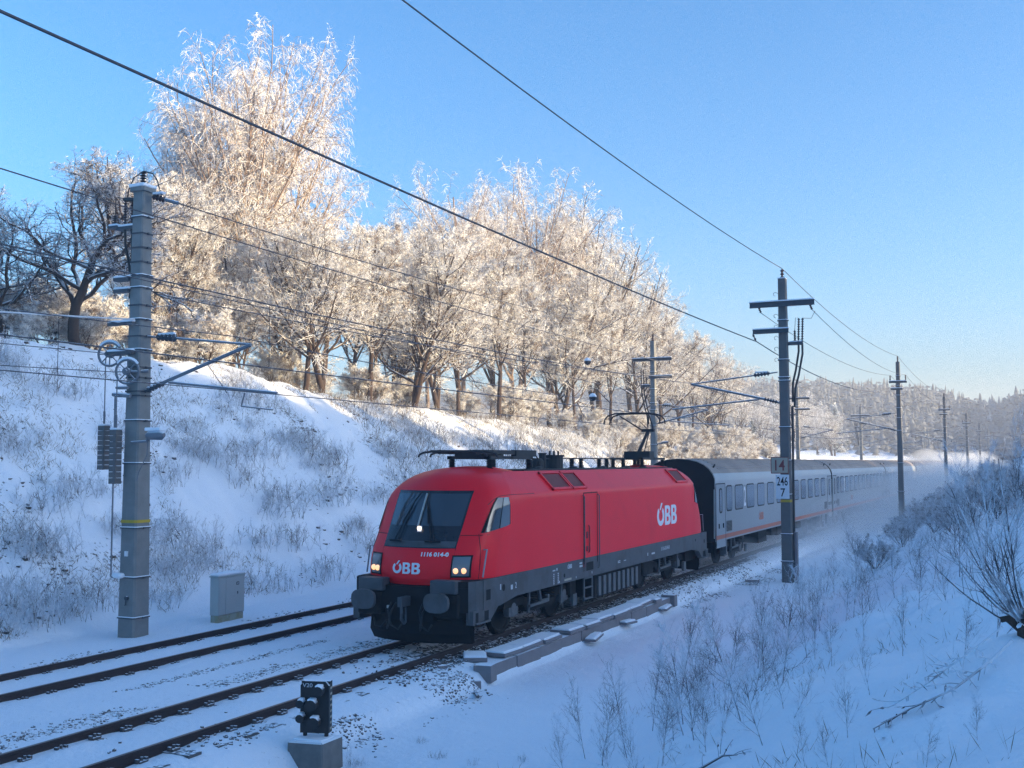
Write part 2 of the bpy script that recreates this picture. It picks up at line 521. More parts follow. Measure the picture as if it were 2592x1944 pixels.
# ------------------------------------------------------------------ tracks
def rail_mesh(name, y0, y1):
    hw = [(-.065, -.172), (.065, -.172), (.065, -.160), (.012, -.140), (.010, -.050), (.036, -.036), (.036, -.004), (.028, 0), (-.028, 0), (-.036, -.004), (-.036, -.036), (-.010, -.050), (-.012, -.140), (-.065, -.160)]
    mb = MB()
    n = len(hw)
    ys = [y0, y1]
    mb.add([(x, y, z) for y in ys for x, z in hw], [(i, (i + 1) % n, n + (i + 1) % n, n + i) for i in range(n)] + [tuple(reversed(range(n))), tuple(range(n, 2 * n))])
    mb.mi[7] = 1
    return mb
def make_track(x, label, y_top):
    t = empty('railway_track', (x, 0, 0), 0, label, 'railway track', 'parallel railway tracks')
    for s in (-1, 1):
        o = rail_mesh('rail', -12, 330).build('rail', [M['rust'], M['railtop']], t)
        o.location = (s * .7535, 0, 0)
    return t
track = make_track(0, 'clear near track with two dark rails in front of the red locomotive', 60)
track2 = make_track(-4.75, 'empty far track with two brown rails below the snowy left bank', 60)
rng = random.Random(3)
sm = MB()
sm.prism([(-1.25, -.36), (1.25, -.36), (1.25, -.15), (1.0, -.150), (.55, -.152), (.42, -.20), (-.42, -.20), (-.55, -.152), (-1.0, -.150), (-1.25, -.15)], 'y', -.13, .13)
sleeper0 = sm.build('sleeper', M['sleeper'], None)
cm = MB()
cm.box(-.05, .05, -.075, .075, -.152, -.118).box(-.03, .03, -.10, -.06, -.14, -.085).box(-.03, .03, .06, .10, -.14, -.085).lathe([(.022, -.118), (.022, -.07)], (0, 0, 0), 'z', 6)
clip_me = cm.build('rail_clip', M['stone'], None)
COL.objects.unlink(sleeper0); COL.objects.unlink(clip_me)
n = 0
for tr, x, y0, y1 in ((track, 0, 6, 42), (track2, -4.75, 10, 30)):
    y = y0
    while y < y1:
        s = sleeper0.copy()
        s.location = (0, y, rng.uniform(-.012, .018) if tr is track else -.03)
        link(s, tr)
        for cx in (-.86, -.64, .64, .86):
            c = clip_me.copy()
            c.location = (cx, 0, 0)
            link(c, s)
        y += .62
# ------------------------------------------------------------------ ballast stones poking out of the snow
def ico():
    import bmesh
    bm = bmesh.new()
    bmesh.ops.create_icosphere(bm, subdivisions=1, radius=1)
    V = np.array([v.co[:] for v in bm.verts]); F = np.array([[v.index for v in f.verts] for f in bm.faces])
    bm.free()
    return V, F
IV, IF = ico()
def stones(name, P, R, mat, seed, flat=.7):
    r = np.random.RandomState(seed)
    n = len(P)
    q = r.rand(n, 1, 3) * .5 + .7
    V = IV[None] * (1 + .45 * (r.rand(n, len(IV), 1) - .5)) * q * R[:, None, None]
    V[..., 2] *= flat
    th = r.rand(n) * 6.28
    c, s = np.cos(th)[:, None], np.sin(th)[:, None]
    V = np.stack([V[..., 0] * c - V[..., 1] * s, V[..., 0] * s + V[..., 1] * c, V[..., 2]], -1) + P[:, None]
    F = (IF[None] + (np.arange(n) * len(IV))[:, None, None]).reshape(-1, 3)
    return tag(obj(name, mesh_np(name, V.reshape(-1, 3), [F], None, mat)), kind='stuff')
r = np.random.RandomState(5)
def strew(n, x, w, y0, y1, thr, up=.0, p=1.0):
    X = x + w * r.randn(n)
    Y = y0 + (y1 - y0) * r.rand(n) ** p
    k = fbm(X / .9 + 3, Y / 1.7, 2) > thr
    X, Y = X[k], Y[k]
    return np.stack([X, Y, ground(X, Y) + up * r.rand(len(X))], -1)
P = np.concatenate([strew(5200, -1.62, .17, 8, 40, -.16, -.015, 1.3), strew(3600, -2.75, .08, 8, 40, -.12, -.015, 1.3), strew(2200, 1.85, .25, 10, 19.5, .04, -.01), strew(1800, -6.1, .22, 12, 40, -.1, -.01),
                    strew(500, 1.25, .2, 10, 19, .12), strew(1500, 2.15, .45, 33, 48, .0), strew(1400, 1.12, .2, 17.5, 44, -.5, .02), strew(700, 0, .4, 18, 40, -.3, .0), strew(260, 0, .45, 9, 18, .15, 0)])
stones('ballast_stones', P, .014 + .026 * r.rand(len(P)) ** 1.5, M['stone'], 1, .85)
# ------------------------------------------------------------------ concrete cable trough
tr = empty('cable_trough', (1.62, 20, -.45), 0, 'grey concrete cable trough with shifted snow covered lids beside the train', 'cable trough')
rr = random.Random(11)
def slab(name, x, y, z, w, l, h, rz, tilt=0, parent=tr):
    mb = MB()
    mb.obox((0, 0, 0), (w, l, h))
    o = mb.build(name, M['trough'], parent, bevel=.012)
    o.location = (x - 1.62, y - 20, z + .45)
    o.rotation_euler = (tilt, 0, rz)
    if name != 'trough_segment' and h < .12: MB().obox((-.012, 0, h / 2 + .018), (w - .07, l - .05, .035)).build('snow_cap', M['snowcap'], o, bevel=.015)
    return o
y = 20.15
while y < 32.3:
    l = 1.24
    slab('trough_segment', 1.68 + rr.uniform(-.015, .015), y + l / 2, -.41, .46, l - .02, .44, rr.uniform(-.006, .006))
    y += l
y = 20.9
i = 0
while y < 32.2:
    l = rr.choice([.98, .5, 1.0])
    sh = rr.choice([0, 0, .0, .06, -.05])
    if rr.random() < .86: slab('trough_lid', 1.66 + sh, y + l / 2, -.14 + rr.uniform(0, .025), .54, l - .02, .085, rr.uniform(-.03, .03), rr.uniform(-.012, .012))
    y += l
    i += 1
slab('trough_lid', 1.36, 20.5, -.12, .5, .62, .09, .5, .03)
slab('end_block', 1.84, 20.02, -.32, .38, .36, .34, .12)
slab('end_block', 1.62, 19.55, -.50, .62, .5, .2, .55, -.10)
slab('trough_lid', 2.04, 25.6, -.40, .3, .9, .06, .15, .03)
slab('trough_lid', 2.0, 28.2, -.38, .28, .7, .06, -.1, -.03)
slab('trough_lid', 1.98, 31.6, -.40, .3, .9, .06, .1, .02)
slab('end_block', 1.84, 32.5, -.29, .42, .3, .34, .02)
for xx, yy, a in ((1.25, 19.3, .9), (1.18, 20.7, -.5)):
    mb = MB().box(-.09, .09, -.05, .05, -.12, .05)
    o = mb.build('marker_peg', M['trough'], tr)
    o.location = (xx - 1.62, yy - 20, .3); o.rotation_euler = (0, 0, a)
stick = MB().tube([(1.95, 19.35, -.55), (2.35, 18.7, -.50)], .035, 5).tube([(1.9, 19.25, -.57), (2.2, 18.95, -.5)], .02, 5).build('broken_board', M['sleeper'])
tag(stick, 'dark broken board sticking out of the snow below the trough end', 'board')
# ------------------------------------------------------------------ low shunting signal
sg = empty('dwarf_signal', (2.06, 13.9, -.365), 0, 'low black track signal with round hooded lamps on a concrete footing', 'railway signal')
sg.scale = (1.12, 1.05, 1.06)
mb = MB()
mb.prism([(-.30, -.55), (.30, -.55), (.28, .155), (-.28, .125)], 'y', -.26, .26)
mb.build('footing', M['footing'], sg, bevel=.02)
yaw = math.radians(17)
hd = empty('signal_head', (0, 0, .12), yaw); COL.objects.unlink(hd); link(hd, sg)
mb = MB()
pl = [(-.2, .10), (.2, .10), (.2, .76), (.15, .82), (-.15, .82), (-.2, .76)]
mb.prism(pl, 'y', -.05, .0)
for a, b in ((-.2, -.17), (.17, .2)): mb.box(a, b, .0, .12, .10, .80)
mb.box(-.2, .2, .0, .12, .79, .815)
mb.tube([(-.15, 0.02, -.05), (-.15, 0.02, .12)], .03, 6).tube([(.15, .02, -.05), (.15, .02, .12)], .03, 6)
mb.build('board', M['signal'], hd)
for lx, lz, rr_ in ((-.02, .50, .085), (.08, .70, .075), (-.17, .52, .06), (-.17, .32, .06), (.02, .26, .085)):
    mb = MB()
    mb.lathe([(rr_ * .9, -.05), (rr_, -.12), (rr_ * .96, -.19)], (lx, 0, lz), 'y', 12)
    mb.build('hooded_lamp', M['signal'], hd, 40)
    sn = MB().obox((lx, -.11, lz + rr_ * .9), (rr_ * 1.2, .13, .035)); sn.build('snow_cap', M['snowcap'], hd, bevel=.012)
V, F = fit_text('V20', .14, .055, .006)
decal('lettering', (V, F), lambda x, y, d: (x - .17, -.053 + d, y + .735), M['wtext'], hd)
mb = MB()
for k in range(8): mb.box(.185, .203, .02, .10, .14 + k * .08, .17 + k * .08)
mb.build('edge_stripe', M['sign_tan'], hd)
MB().obox((0, -.02, .145), (.46, .36, .04)).build('snow_cap', M['snowcap'], sg, bevel=.018)
MB().tube([(-.27, -.1, .05), (-.36, -.16, -.1), (-.40, -.2, -.3), (-.34, -.3, -.34)], .014, 5).build('cable', M['cable'], sg)
# ------------------------------------------------------------------ relay cabinet
cb = empty('relay_cabinet', (-7.0, 22.75, -.25), math.radians(0), 'pale grey equipment cabinet with snow on its flat top', 'cabinet')
MB().box(-.20, .20, -.64, .64, .0, .30).build('plinth', M['cab_plinth'], cb, bevel=.01)
MB().box(-.22, .22, -.66, .66, .305, 1.33).build('body', M['cabinet'], cb, bevel=.012)
MB().box(.224, .245, -.30, .64, .325, 1.31).build('door', M['cabinet'], cb, bevel=.006)
MB().box(.224, .245, -.64, -.31, .325, 1.31).build('side_panel', M['cabinet'], cb, bevel=.006)
MB().box(-.25, .25, -.69, .69, 1.335, 1.37).build('lid', M['cabinet'], cb, bevel=.008)
MB().obox((0, 0, 1.405), (.50, 1.36, .07)).build('snow_cap', M['snowcap'], cb, bevel=.03)
MB().box(.247, .252, .22, .36, 1.08, 1.16).build('label_plate', M['black'], cb)
MB().box(.2525, .254, .25, .29, 1.10, 1.14).box(.2525, .254, .31, .34, 1.10, 1.14).build('label_mark', M['wtext'], cb)
cb.scale = (.62, .77, .93)
MB().box(.247, .262, .26, .31, .83, .90).build('handle', M['bogie_light'], cb)
# ------------------------------------------------------------------ frosted trees, grown level by level
def norm(a): return a / np.maximum(np.linalg.norm(a, axis=-1, keepdims=True), 1e-9)
def grow_polys(P0, D0, L, nseg, rnd, wob, trop):
    """P0 (N,3), D0 (N,3), L (N,) -> polylines (N,nseg+1,3)"""
    pts = [P0]
    d = norm(D0)
    st = (L / nseg)[:, None]
    for i in range(nseg):
        d = norm(d + wob * rnd.randn(*d.shape) + np.asarray(trop)[None] * (1.0 / nseg))
        pts.append(pts[-1] + d * st)
    return np.stack(pts, 1)
def spawn(polys, rad, n, t0, t1, ang, angv, rnd, tp=1.0, plane=None):
    """n children per parent: start points, directions, t, parent radius there"""
    N, P, _ = polys.shape
    par = np.repeat(np.arange(N), n)
    k = np.tile(np.arange(n), N)
    t = t0 + (t1 - t0) * ((k + rnd.rand(len(k))) / n) ** tp
    f = t * (P - 1)
    i = np.minimum(f.astype(int), P - 2)
    u = (f - i)[:, None]
    A, B = polys[par, i], polys[par, i + 1]
    p = A * (1 - u) + B * u
    tan = norm(B - A)
    rv = rnd.randn(len(k), 3)
    if plane is not None: rv = rv * plane
    side = norm(rv - tan * (rv * tan).sum(1, keepdims=True))
    th = np.radians(ang + angv * rnd.randn(len(k)))[:, None]
    d = tan * np.cos(th) + side * np.sin(th)
    r = (rad[par, i] * (1 - u[:, 0]) + rad[par, i + 1] * u[:, 0])
    return p, d, t, r, par
def tubes(polys, rad, sides):
    N, P, _ = polys.shape
    tan = np.empty_like(polys)
    tan[:, 1:-1] = polys[:, 2:] - polys[:, :-2]
    tan[:, 0] = polys[:, 1] - polys[:, 0]
    tan[:, -1] = polys[:, -1] - polys[:, -2]
    tan = norm(tan)
    ref = np.where(np.abs(tan[..., 2:3]) < .9, np.array([0, 0, 1.0]), np.array([1.0, 0, 0]))
    u = norm(np.cross(tan, ref))
    w = np.cross(tan, u)
    q = 2 * np.pi * np.arange(sides) / sides
    V = polys[:, :, None] + (u[:, :, None] * np.cos(q)[None, None, :, None] + w[:, :, None] * np.sin(q)[None, None, :, None]) * rad[:, :, None, None]
    base = (np.arange(N) * P * sides)[:, None, None]
    i = (np.arange(P - 1) * sides)[None, :, None]
    k = np.arange(sides)[None, None]
    k2 = (k + 1) % sides
    F = np.stack([base + i + k, base + i + k2, base + i + sides + k2, base + i + sides + k], -1).reshape(-1, 4)
    return V.reshape(-1, 3), F
def ribbons(p, d, L, w, rnd):
    """flat sprigs: one narrow kite each"""
    s = norm(np.cross(d, rnd.randn(*d.shape)))
    a = p
    b = p + d * (L * .35)[:, None] + s * (w * .5)[:, None]
    c = p + d * L[:, None]
    e = p + d * (L * .35)[:, None] - s * (w * .5)[:, None]
    V = np.stack([a, b, c, e], 1).reshape(-1, 3)
    F = np.arange(len(p) * 4).reshape(-1, 4)
    return V, F
class Geo:
    def __init__(s): s.V, s.F, s.n = [], [], 0
    def add(s, vf):
        V, F = vf
        s.V.append(V); s.F.append(F + s.n); s.n += len(V)
    def mesh(s, name, mat, smooth=None): return mesh_np(name, np.concatenate(s.V), [np.concatenate(s.F)], smooth, mat)
def taper(r0, P, end=.3, pw=1.0): return r0[:, None] * (1 - (1 - end) * (np.linspace(0, 1, P)[None] ** pw))
TREE = {}
def make_tree(kind, seed, H, trunkR, limbs, br, tw, sp, bark_m, frost_m, stems=1, spread=0, trunk_end=.25, wob=.05, frost_r=1.0):
    """limbs/br/tw: dict(n,t0,t1,ang,angv,len,lenp,wob,trop,seg); sp: dict(n,len,w,ang,trop)"""
    rd = np.random.RandomState(seed)
    P0 = np.zeros((stems, 3)); P0[:, :2] = rd.randn(stems, 2) * spread * .25
    D0 = np.tile([0, 0, 1.0], (stems, 1)); D0[:, :2] += rd.randn(stems, 2) * spread
    T = grow_polys(P0, D0, H * (1 - .25 * rd.rand(stems) * (stems > 1)), 10, rd, wob, (0, 0, .25))
    TR = taper(np.full(stems, trunkR) * (1 - .3 * rd.rand(stems) * (stems > 1)), 11, trunk_end)
    trunk, crown = Geo(), Geo()
    trunk.add(tubes(T, TR, 7))
    polys, rad = T, TR
    def level(polys, rad, s, scale):
        p, d, t, r, par = spawn(polys, rad, s['n'], s['t0'], s['t1'], s['ang'], s['angv'], rd, s.get('tp', 1.0), s.get('plane'))
        shape = 1 - s.get('lenp', .6) * np.abs((t - s.get('tm', s['t0'])) / max(1e-6, s['t1'] - s['t0'])) ** 1.2
        L = s['len'] * scale[par] * shape * (.75 + .5 * rd.rand(len(t)))
        Q = grow_polys(p, d, L, s['seg'], rd, s['wob'], s['trop'])
        R = taper(np.minimum(r * .62, L * s.get('rr', .02) + s.get('rmin', .006)), s['seg'] + 1, .3)
        return Q, R, L
    Q1, R1, L1 = level(T, TR, limbs, np.ones(stems))
    trunk.add(tubes(Q1, R1, 5))
    Q2, R2, L2 = level(Q1, R1, br, L1)
    (crown if br.get('frost') else trunk).add(tubes(Q2, R2 * (frost_r if br.get('frost') else 1), 3))
    Q3, R3, L3 = level(Q2, R2, tw, L2)
    R3 = np.maximum(R3, tw.get('rvis', .0075))
    crown.add(tubes(Q3, R3 * frost_r, 3))
    for src, rr_, k in ((Q3, R3, sp['n']), (Q2, R2, sp.get('n2', sp['n']))):
        p, d, t, r, par = spawn(src, rr_, k, .1, 1.0, sp['ang'], 22, rd)
        d = norm(d + np.array(sp['trop'])[None] + .15 * rd.randn(*d.shape))
        L = sp['len'] * (.5 + rd.rand(len(t)))
        crown.add(ribbons(p, d, L, sp['w'] * (.6 + .8 * rd.rand(len(t))), rd))
    mt = trunk.mesh('trunk', M[bark_m], True)
    mc = crown.mesh('crown', M[frost_m])
    H = float(np.percentile(np.concatenate(crown.V)[:, 2], 99.3))
    TREE[kind] = (mt, mc, H)
def D(n, t0, t1, ang, angv, ln, trop, seg=5, wob=.12, **k): return dict(n=n, t0=t0, t1=t1, ang=ang, angv=angv, len=ln, trop=trop, seg=seg, wob=wob, **k)
# broad round crown
make_tree('round', 1, 9.0, .17, D(22, .22, .94, 52, 9, 4.6, (0, 0, .5), 6, .10, lenp=.5, tm=.3), D(11, .2, 1, 42, 12, .45, (0, 0, .15), 4, .14, lenp=.5), D(8, .15, 1, 48, 16, .5, (0, 0, .05), 3, .18),
          dict(n=5, n2=8, len=.24, w=.019, ang=58, trop=(0, 0, .1)), 'bark', 'frost')
make_tree('round2', 2, 9.0, .16, D(24, .15, .94, 46, 10, 4.3, (0, 0, .8), 6, .12, lenp=.5, tm=.25), D(11, .2, 1, 44, 12, .45, (0, 0, .2), 4, .15, lenp=.5), D(8, .15, 1, 50, 16, .5, (0, 0, .1), 3, .18),
          dict(n=5, n2=8, len=.24, w=.019, ang=58, trop=(0, 0, .1)), 'bark', 'frost', stems=2, spread=.16)
# tall weeping birch
make_tree('birch', 3, 18.5, .24, D(42, .22, .80, 46, 10, 7.6, (0, 0, .6), 8, .08, lenp=.3, tm=.4), D(11, .25, 1, 42, 14, .34, (0, 0, -.3), 4, .14, lenp=.4), D(8, .15, 1, 45, 16, .5, (0, 0, -1.2), 4, .14),
          dict(n=4, n2=6, len=.32, w=.018, ang=50, trop=(0, 0, -.6)), 'bark_birch', 'frost_birch', wob=.03)
make_tree('birch2', 4, 18.5, .22, D(38, .24, .80, 44, 10, 7.2, (0, 0, .7), 8, .09, lenp=.3, tm=.4), D(11, .25, 1, 42, 14, .36, (0, 0, -.25), 4, .14, lenp=.4), D(8, .15, 1, 45, 16, .5, (0, 0, -1.1), 4, .14),
          dict(n=4, n2=6, len=.32, w=.018, ang=50, trop=(0, 0, -.6)), 'bark_birch', 'frost_birch', stems=2, spread=.07, wob=.03)
# gnarly open oak, lightly frosted, its shade put into darker twigs
make_tree('oak', 5, 8.4, .27, D(20, .28, .96, 56, 12, 5.2, (0, 0, .5), 8, .26, lenp=.3, tm=.4, rr=.022), D(13, .15, 1, 52, 15, .42, (0, 0, .1), 5, .30, lenp=.35, rr=.018, rmin=.010), D(11, .12, 1, 52, 16, .5, (0, 0, .05), 4, .28),
          dict(n=5, n2=7, len=.17, w=.022, ang=55, trop=(0, 0, .05)), 'bark', 'frost_oak', wob=.12)
make_tree('fan', 6, 15.0, .24, D(28, .22, .95, 36, 8, 8.0, (0, 0, 1.0), 7, .09, lenp=.55, tm=.3), D(11, .25, 1, 38, 12, .38, (0, 0, .2), 4, .14, lenp=.45), D(8, .15, 1, 46, 16, .5, (0, 0, .1), 3, .17),
          dict(n=5, n2=8, len=.24, w=.022, ang=56, trop=(0, 0, .0)), 'bark', 'frost')
make_tree('slender', 7, 10.0, .12, D(26, .28, .96, 55, 9, 2.4, (0, 0, .7), 5, .10, lenp=.5, tm=.35), D(10, .2, 1, 45, 12, .45, (0, 0, .15), 4, .14, lenp=.5), D(10, .15, 1, 48, 16, .5, (0, 0, .05), 3, .18),
          dict(n=4, n2=8, len=.18, w=.019, ang=56, trop=(0, 0, .1)), 'bark', 'frost')
make_tree('bush', 8, 2.6, .04, D(9, .15, .98, 38, 10, 1.5, (0, 0, .5), 4, .14, lenp=.5, rmin=.01), D(9, .2, 1, 42, 14, .5, (0, 0, .2), 3, .16, lenp=.4), D(8, .15, 1, 48, 16, .5, (0, 0, .1), 3, .18),
          dict(n=4, n2=6, len=.13, w=.02, ang=54, trop=(0, 0, .1)), 'bark', 'frost', stems=7, spread=.34)
# small snow-laden spruce
def make_spruce(kind, seed, H, R, mat):
    rd = np.random.RandomState(seed)
    T = grow_polys(np.zeros((1, 3)), np.array([[0, 0, 1.0]]), np.array([H]), 8, rd, .01, (0, 0, 0))
    g = Geo(); g.add(tubes(T, taper(np.array([H * .018]), 9, .1), 6))
    mt = g.mesh('trunk', M['bark'], True)
    c = Geo()
    p, d, t, r, par = spawn(T, taper(np.array([H * .018]), 9, .1), 90, .08, .98, 88, 8, rd)
    L = R * (1.02 - t) * (.75 + .5 * rd.rand(len(t)))
    Q = grow_polys(p, d, L, 4, rd, .06, (0, 0, -.25))
    c.add(tubes(Q, taper(np.full(len(t), .02), 5, .4), 3))
    p, d, t, r, par = spawn(Q, taper(np.full(len(t), .02), 5, .4), 14, .1, 1, 55, 12, rd)
    c.add(ribbons(p, norm(d + np.array([0, 0, -.25])), .3 * (.5 + rd.rand(len(t))) * H / 5, .09 * H / 5 * (.7 + .6 * rd.rand(len(t))), rd))
    TREE[kind] = (mt, c.mesh('crown', M[mat]), H)
make_spruce('spruce', 9, 5.0, 1.5, 'needles')
def plant(kind, x, y, h, rz, name, label, cat, group=None, wide=1.0, sink=.15, z=None):
    mt, mc, H = TREE[kind]
    s = h / H
    t = empty(name, (x, y, (gz(x, y) if z is None else z) - sink), rz, label, cat, group)
    t.scale = (s * wide, s * wide, s)
    obj('trunk', mt, t)
    obj('crown', mc, t)
    return t
# ------------------------------------------------------------------ red electric locomotive (local: y back from the buffer faces, z above rail)
LL = 19.28
loco = empty('locomotive', (0, 19.68, 0), 0, 'red electric locomotive with dark windscreen and lit lamps heading the train', 'locomotive')
ip = np.interp
def wc(z): return ip(z, [1.42, 3.02, 3.17, 3.3, 3.45, 3.6, 3.7, 3.76, 3.8, 3.82], [1.475, 1.475, 1.45, 1.38, 1.25, 1.05, .84, .62, .36, .04])
def wm(z): return ip(z, [1.42, 3.13, 3.18, 3.70, 3.9], [1.5, 1.5, 1.485, .99, .9])
def y0(z): return ip(z, [1.32, 1.45, 1.6, 1.8, 2.0, 2.15, 2.49, 3.0, 3.3, 3.5, 3.6, 3.7, 3.76, 3.8, 3.82], [.56, .52, .50, .53, .60, .69, .90, 1.2, 1.38, 1.56, 1.70, 1.92, 2.15, 2.5, 2.95])
def Dt(t): return .58 * t ** 2 + .55 * np.clip((t - .86) / .14, 0, 1) ** 2.2
def front_y(x, z): return y0(z) + Dt(np.abs(x) / wc(z))
_ts = np.linspace(0, 1, 201)
def side_x(y, z):
    t = np.interp(y - y0(z), Dt(_ts), _ts)
    w = wc(z) + (wm(min(z, 3.7)) - wc(z)) * sstep((y - 2.5) / 1.3) if y > 2.5 else wc(z)
    return t * w if y < y0(z) + 1.13 else w
TS = [0, .14, .28, .42, .55, .66, .76, .84, .90, .94, .97, .99, 1]
YS = [2.35, 2.6, 2.9, 3.2, 3.5, 3.8, 4.4, 6, LL / 2]
def contour(z):
    q = [(t * wc(z), y0(z) + Dt(t)) for t in TS]
    yl = q[-1][1]
    for k, y in enumerate(YS):
        y = max(y, yl + .02 * (k + 1))
        w = wc(z) + (wm(z) - wc(z)) * sstep((y - 2.5) / 1.3)
        q.append((w, y))
    q[-1] = (q[-1][0], LL / 2)
    rear = [(x, LL - y) for x, y in reversed(q[:-1])]
    right = q + rear
    left = [(-x, y) for x, y in reversed(right[1:-1])]
    return right + left
zs = [1.455, 1.6, 1.75, 1.9, 2.05, 2.2, 2.35, 2.5, 2.7, 2.9, 3.05, 3.13, 3.18, 3.25, 3.33, 3.42, 3.52, 3.61, 3.70]
mb = MB()
n = None
for z in zs:
    c = contour(z)
    n = len(c)
    mb.v += [(float(x), float(y), z) for x, y in c]
for i in range(len(zs) - 1):
    for k in range(n):
        mb.f.append((i * n + k, i * n + (k + 1) % n, (i + 1) * n + (k + 1) % n, (i + 1) * n + k))
mb.f.append(tuple(reversed(range(n))))
h = n // 2
b = (len(zs) - 1) * n
for k in range(h - 1):       # roof strip between right and left edges
    a_, c_ = b + k, b + (n - k) % n
    d_, e_ = b + k + 1, b + (n - k - 1) % n
    mb.f.append((a_, d_, e_, c_) if k else (a_, d_, e_))
mb.mi = [0] * len(mb.f)
mb.build('body', M['red'], loco, 28)
for s in (0, 1):             # cab roof domes
    mb = MB()
    zz = [3.69, 3.72, 3.75, 3.775, 3.795, 3.812, 3.82]
    for z in zz:
        c = [(t * wc(z), y0(z) + Dt(t)) for t in TS]
        ye = 4.35 - (z - 3.69) * 5
        yl = c[-1][1]
        for f_ in (.3, .6, .8, 1): c.append((wc(z) * (1 - .25 * f_ ** 3), yl + max(.05, ye - yl) * f_))
        c = c + [(-x, y) for x, y in reversed(c[1:])]
        m_ = len(c)
        mb.v += [(float(x), float(LL - y if s else y), z) for x, y in c]
    for i in range(len(zz) - 1):
        for k in range(m_): mb.f.append((i * m_ + k, i * m_ + (k + 1) % m_, (i + 1) * m_ + (k + 1) % m_, (i + 1) * m_ + k))
    mb.f.append(tuple(range((len(zz) - 1) * m_, len(zz) * m_)))
    mb.mi = [0] * len(mb.f)
    mb.build('cab_roof', M['red'], loco, 50)
def grid_patch(name, fn, nu, nv, mat, parent, thick=None):
    V = [fn(i / nu, j / nv) for j in range(nv + 1) for i in range(nu + 1)]
    F = [(j * (nu + 1) + i, j * (nu + 1) + i + 1, (j + 1) * (nu + 1) + i + 1, (j + 1) * (nu + 1) + i) for j in range(nv) for i in range(nu)]
    mb = MB(); mb.add(V, F)
    o = mb.build(name, mat, parent, True, recalc=False)
    return o
def rear_of(p): return (-p[0], LL - p[1], p[2])
